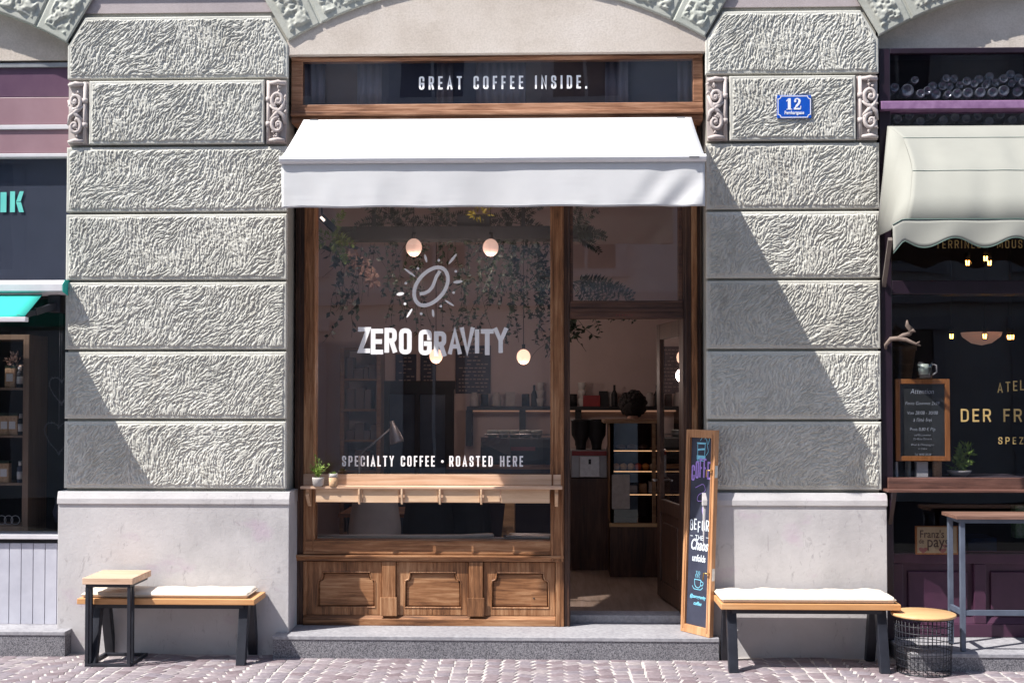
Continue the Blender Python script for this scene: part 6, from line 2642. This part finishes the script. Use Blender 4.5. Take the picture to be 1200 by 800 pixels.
# ================================================================== LEFT NEIGHBOUR: pale grey shopfront with teal awning
LY_ = .14
ls = thing('grey_shopfront', (-5.3, .3, .225), 'pale grey shopfront with dusty pink fascia and teal lettering left of the left pier', 'shopfront')
LX0, LX1 = -6.84, -3.712


def lz_(py, Y=LY_): return az(py, Y, 40)
def lx(px, Y=LY_, py=400): return at(px, py, Y).x


def lbox(name, mat, py0, py1, y0=LY_, y1=LY_ + .2, x0=LX0, x1=LX1, bevel=.003, parent=ls):
    q = MB()
    q.box(x0, x1, y0, y1, lz_(py1, y0), lz_(py0, y0))
    return q.build(name, M[mat], parent, bevel=bevel)


lbox('fascia_gap', 'black', 66, 73.5, LY_ + .04)
lbox('fascia_trim', 'grey_metal', 73.8, 79, LY_ - .02)
lbox('fascia_panel', 'fascia_shaded', 79.3, 114, LY_)  # shaded top of the fascia painted as a darker strip
lbox('fascia_panel', 'pink_fascia', 114.2, 146, LY_)
lbox('fascia_trim', 'sill_white', 146.3, 151.5, LY_ - .015)
lbox('fascia_panel', 'pink_fascia', 151.8, 179.5, LY_)
lbox('fascia_trim', 'sill_white', 179.8, 184, LY_ - .015)
q = MB()
q.box(LX0 + .02, LX1 - .012, LY_ + .055, LY_ + .061, lz_(330), lz_(184.5))
q.build('window_pane', M['glass_dark'], ls)
q = MB()
q.box(LX1 - .011, LX1, LY_, LY_ + .2, lz_(626), lz_(184.5))
q.build('jamb', M['sill_white'], ls)
q = MB()
q.box(LX0, LX1 - .012, LY_ + .063, LY_ + .07, lz_(332), lz_(184.5))
q.build('blind', pm('blue_grey_blind', (.05, .065, .10), (.075, .09, .13), 2, .7), ls)
q = MB()
glyph(q, 'I', lx(0.2, LY_ + .05, 236), lz_(248.5, LY_ + .05), .158, .05, .048, plane_fn(LY_ + .054))
# block letter K, K with stencil gap
kx0, kx1, kz0, kz1 = lx(11.5, LY_ + .05, 236), lx(27.5, LY_ + .05, 236), lz_(248.5, LY_ + .05), lz_(224, LY_ + .05)
yk = LY_ + .054
w_ = (kx1 - kx0)
q.add([(kx0, yk, kz0), (kx0 + w_ * .36, yk, kz0), (kx0 + w_ * .36, yk, kz1), (kx0, yk, kz1)], [(0, 1, 2, 3)])
zm = (kz0 + kz1) / 2
q.add([(kx0 + w_ * .44, yk, zm), (kx0 + w_ * .7, yk, kz1), (kx1, yk, kz1), (kx1 - w_ * .22, yk, zm + .004), (kx0 + w_ * .44, yk, zm + .004)], [(0, 3, 2, 1)])
q.add([(kx0 + w_ * .44, yk, zm - .002), (kx1 - w_ * .2, yk, zm - .002), (kx1 + w_ * .02, yk, kz0), (kx0 + w_ * .66, yk, kz0)], [(0, 3, 2, 1)])
q.build('lettering', M['letter_teal'], ls, recalc=False)
# big display pane, sill, beadboard
q = MB()
q.box(LX0 + .02, LX1 - .012, LY_ + .055, LY_ + .061, lz_(626), lz_(344))
q.build('window_pane', M['glass_dark'], ls)
lbox('window_sill', 'sill_white', 626, 631.5, LY_ - .03)
lbox('shadow_gap', 'black', 631.8, 636, LY_ + .03)
q = MB()
zb0, zb1 = .2255, lz_(636.3)
x = LX1 - .105 * 0
step_ = .0935
x = LX1
while x > LX0 + .1:
    q.box(x - step_ + .004, x, LY_, LY_ + .06, zb0, zb1)
    x -= step_
q.build('beadboard', M['beadboard'], ls, bevel=.003)
lbox('board_backing', 'black', 637, 728, LY_ + .062, LY_ + .1)
# teal folding awning
ta = thing('awning', (-5.2, 0, az(345, 0, 40)), 'teal folding-arm awning in a white cassette at the left edge', 'awning')
q = MB()
q.prism_x([(.13, az(327.5, -.05, 40)), (-.06, az(328.5, -.05, 40)), (-.10, az(333, -.1, 40)), (-.10, az(341.5, -.1, 40)), (-.02, az(344, -.1, 40)), (.13, az(344, -.1, 40))], LX0, at(73.5, 335, -.1).x)
q.build('cassette', M['sill_white'], ta, bevel=.006)
q = MB()
xe = at(73.6, 335, -.1).x
q.prism_x([(.13, az(327, -.05, 40)), (-.06, az(328, -.05, 40)), (-.105, az(333, -.1, 40)), (-.105, az(342, -.1, 40)), (-.02, az(345, -.1, 40)), (.13, az(345, -.1, 40))], xe + .0005, xe + .003)
q.build('end_cap', M['teal'], ta)
TF = -.44
q = MB()
rows = []
for j_ in range(9):
    v = j_ / 8
    Y = -.05 + (TF + .05) * v
    xr = at(50 - 21 * v, 345 + 26 * v, Y).x
    z = az(345 + 26 * v, Y, 20)
    rows.append([(LX0 + .02 + (xr - LX0 - .02) * i / 30, Y, z + .004 * math.sin(i * 1.3) * v) for i in range(31)])
q.sheet(rows)
q.build('canopy', M['teal'], ta, solid=.003)
q = MB()
q.box(LX0, at(31.5, 374, TF).x, TF - .02, TF + .03, az(377, TF, 20), az(371.5, TF, 20))
q.build('front_bar', M['sill_white'], ta, bevel=.004)
q = MB()
q.bar((at(66, 357, .0).x, .05, az(356, .0, 66)), (at(40, 366, -.2).x, -.2, az(366, -.2, 40)), .04, .05)
q.bar((at(40, 366, -.2).x, -.2, az(366, -.2, 40)), (at(20, 373, TF).x, TF + .02, az(372, TF, 20)), .03, .04)
q.box(at(58, 350, .03).x, at(72, 350, .03).x, -.0, .12, az(366, .03, 66), az(346, .03, 66))
q.build('folding_arm', M['black_metal'], ta, bevel=.005)

# display shelf unit in the left window
UY = .34
ux1 = at(33.5, 500, UY).x
us = thing('shelf_unit', (-4.3, UY + .17, lz_(622)), 'pale oak shelf unit with products in the left shop window', 'shelf')
uz1, uz0 = az(392, UY, 20), az(624, UY, 20)
UX0 = -5.0
q = MB()
q.box(ux1 - .048, ux1, UY, UY + .36, uz0 + .0505, uz1 - .0405)
q.box(UX0, UX0 + .05, UY, UY + .36, uz0 + .0505, uz1 - .0405)
q.box(UX0, ux1, UY, UY + .36, uz1 - .04, uz1)
q.box(UX0, ux1, UY, UY + .36, uz0, uz0 + .05)
q.box(-4.62, -4.58, UY + .002, UY + .358, uz0 + .0505, uz1 - .0405)
q.build('carcass', M['shelf_oak'], us, bevel=.002)
shz2 = []
for py in (454, 510, 566):
    z = az(py, UY, 20)
    shz2.append(z)
    q = MB()
    q.box(UX0 + .051, -4.621, UY + .01, UY + .35, z - .018, z)
    q.box(-4.579, ux1 - .0485, UY + .01, UY + .35, z - .018, z)
    q.build('shelf', M['shelf_oak'], us)
q = MB()
q.box(UX0, ux1, UY + .361, UY + .37, uz0, uz1)
q.build('back', M['black'], us)
rnd = random.Random(14)
prods = [(12, 0, 'bag', 'kraft paper bag with white label, upper shelf of the left shop window'), (22, 0, 'tube', 'white bottle right on the upper shelf of the left shop window'),
         (6, 1, 'bag', 'kraft bag on the middle shelf of the left shop window'), (15.5, 1, 'bag', 'brown paper bag right on the middle shelf of the left shop window'), (23.5, 1, 'tube', 'white bottle beside the brown bag on the middle shelf of the left window'),
         (6, 2, 'bag', 'broad brown bag with label on the lower shelf of the left shop window'), (23.5, 2, 'tube', 'white dropper bottle on the lower shelf of the left shop window')]
for (px_, lv, kd, lab) in prods:
    z = shz2[lv] if lv < 3 else uz0
    z = [shz2[1] - 0, shz2[1], shz2[2]][lv] if False else [shz2[0], shz2[1], shz2[2]][lv]
    x = at(px_, 500, UY + .06).x
    if kd == 'bag':
        t = thing('product_bag', (x, UY + .08, z), lab, 'bag', 'goods on the left window shelves')
        q = MB()
        q.prism([(x - .042, z + .0005), (x + .042, z + .0005), (x + .04, z + .155), (x - .04, z + .155)], UY + .04, UY + .10)
        q.build('bag', M['cork'], t, bevel=.006)
        q = MB()
        q.box(x - .026, x + .026, UY + .0375, UY + .0395, z + .05, z + .11)
        q.build('label', M['paper'], t)
        q = MB()
        q.box(x - .041, x + .041, UY + .045, UY + .095, z + .1555, z + .175)
        q.build('seal', M['leaf_dark'], t)
    else:
        t = thing('product_bottle', (x, UY + .08, z), lab, 'bottle', 'goods on the left window shelves')
        q = MB()
        q.lathe((x, UY + .07, z + .0005), [(.022, 0), (.024, .004), (.024, .12), (.012, .135), (0, .135)], 16)
        q.build('bottle', M['slate' if lv == 2 else 'black'], t)
        q = MB()
        q.lathe((x, UY + .07, z + .135), [(.013, 0), (.013, .035), (0, .036)], 14)
        q.build('cap', M['paper'], t)
        q = MB()
        q.lathe((x, UY + .07, z + .03), [(.0246, 0), (.0246, .06)], 16)
        q.build('label', M['paper'], t)
# dried flowers on the top shelf and loop ornament at the bottom
c = at(16, 440, UY + .1)
t = thing('dried_flowers', (c.x, c.y, shz2[0]), 'small bunch of dried flowers in the top compartment of the left shelf unit', 'flowers')
t.location.z = shz2[0]
q = MB()
q.lathe((c.x, c.y, shz2[0] + .0005), [(.03, 0), (.045, .05), (.02, .1), (.025, .12), (0, .11)], 14)
q.build('vase', M['pot_grey'], t)
q = MB()
leaf_cluster(q, (c.x, c.y, shz2[0] + .2), (.07, .05, .09), 90, .035, .018, .4, 5)
q.build('flowers', M['leaf_dry'], t, recalc=False)
q = MB()
for k in range(3):
    c = at(2 + k * 8, 609, UY + .02)
    r_ = .035
    q.tube([(c.x + r_ * math.cos(a_), c.y, c.z + r_ * math.sin(a_)) for a_ in [i * math.pi / 10 for i in range(20)]], .003, 5, closed=True)
tag(q.build('wire_loops', M['steel']), 'row of small wire loops on the bottom of the left shelf unit', 'ornament')
for i, (px_, py0, py1, lab) in enumerate(((72, 438, 472, 'frosted heart wreath hanging at the right edge of the left shop window'), (69, 490, 530, 'lower frosted heart wreath in the left shop window'))):
    c = at(px_, (py0 + py1) / 2, .34)
    r_ = (py1 - py0) / 2 * (9.54) / FPX
    pts = []
    for k in range(40):
        a = 2 * math.pi * k / 40
        pts.append((c.x + r_ * .85 * math.sin(a) ** 3, .34, c.z + r_ * 1.1 * (.81 * math.cos(a) - .31 * math.cos(2 * a) - .12 * math.cos(3 * a))))
    q = MB()
    q.tube(pts, .0025, 5, closed=True)
    for k in range(170):
        p_ = pts[rnd.randrange(40)]
        leaf(q, p_, (rnd.gauss(0, 1), rnd.gauss(0, 1), rnd.gauss(0, 1)), .016, .006, rnd)
    q.tube([(c.x, .34, pts[0][2]), (c.x, .34, lz_(348))], .0015, 4)
    tag(q.build('heart_wreath', pm('frosted_twig', (.10, .10, .11), (.2, .2, .21), 30), recalc=False), lab, 'wreath', 'heart wreaths in the left window')
x0, x1, z0, z1 = B(60, 73, 575, 612, .4)
q = MB()
q.lathe(((x0 + x1) / 2, .45, z0), [(.03, 0), (.05, .08), (.03, .15), (.035, .19), (0, .18)], 14)
tag(q.build('small_vase', M['slate']), 'dark small vase in the lower right corner of the left shop window', 'vase')
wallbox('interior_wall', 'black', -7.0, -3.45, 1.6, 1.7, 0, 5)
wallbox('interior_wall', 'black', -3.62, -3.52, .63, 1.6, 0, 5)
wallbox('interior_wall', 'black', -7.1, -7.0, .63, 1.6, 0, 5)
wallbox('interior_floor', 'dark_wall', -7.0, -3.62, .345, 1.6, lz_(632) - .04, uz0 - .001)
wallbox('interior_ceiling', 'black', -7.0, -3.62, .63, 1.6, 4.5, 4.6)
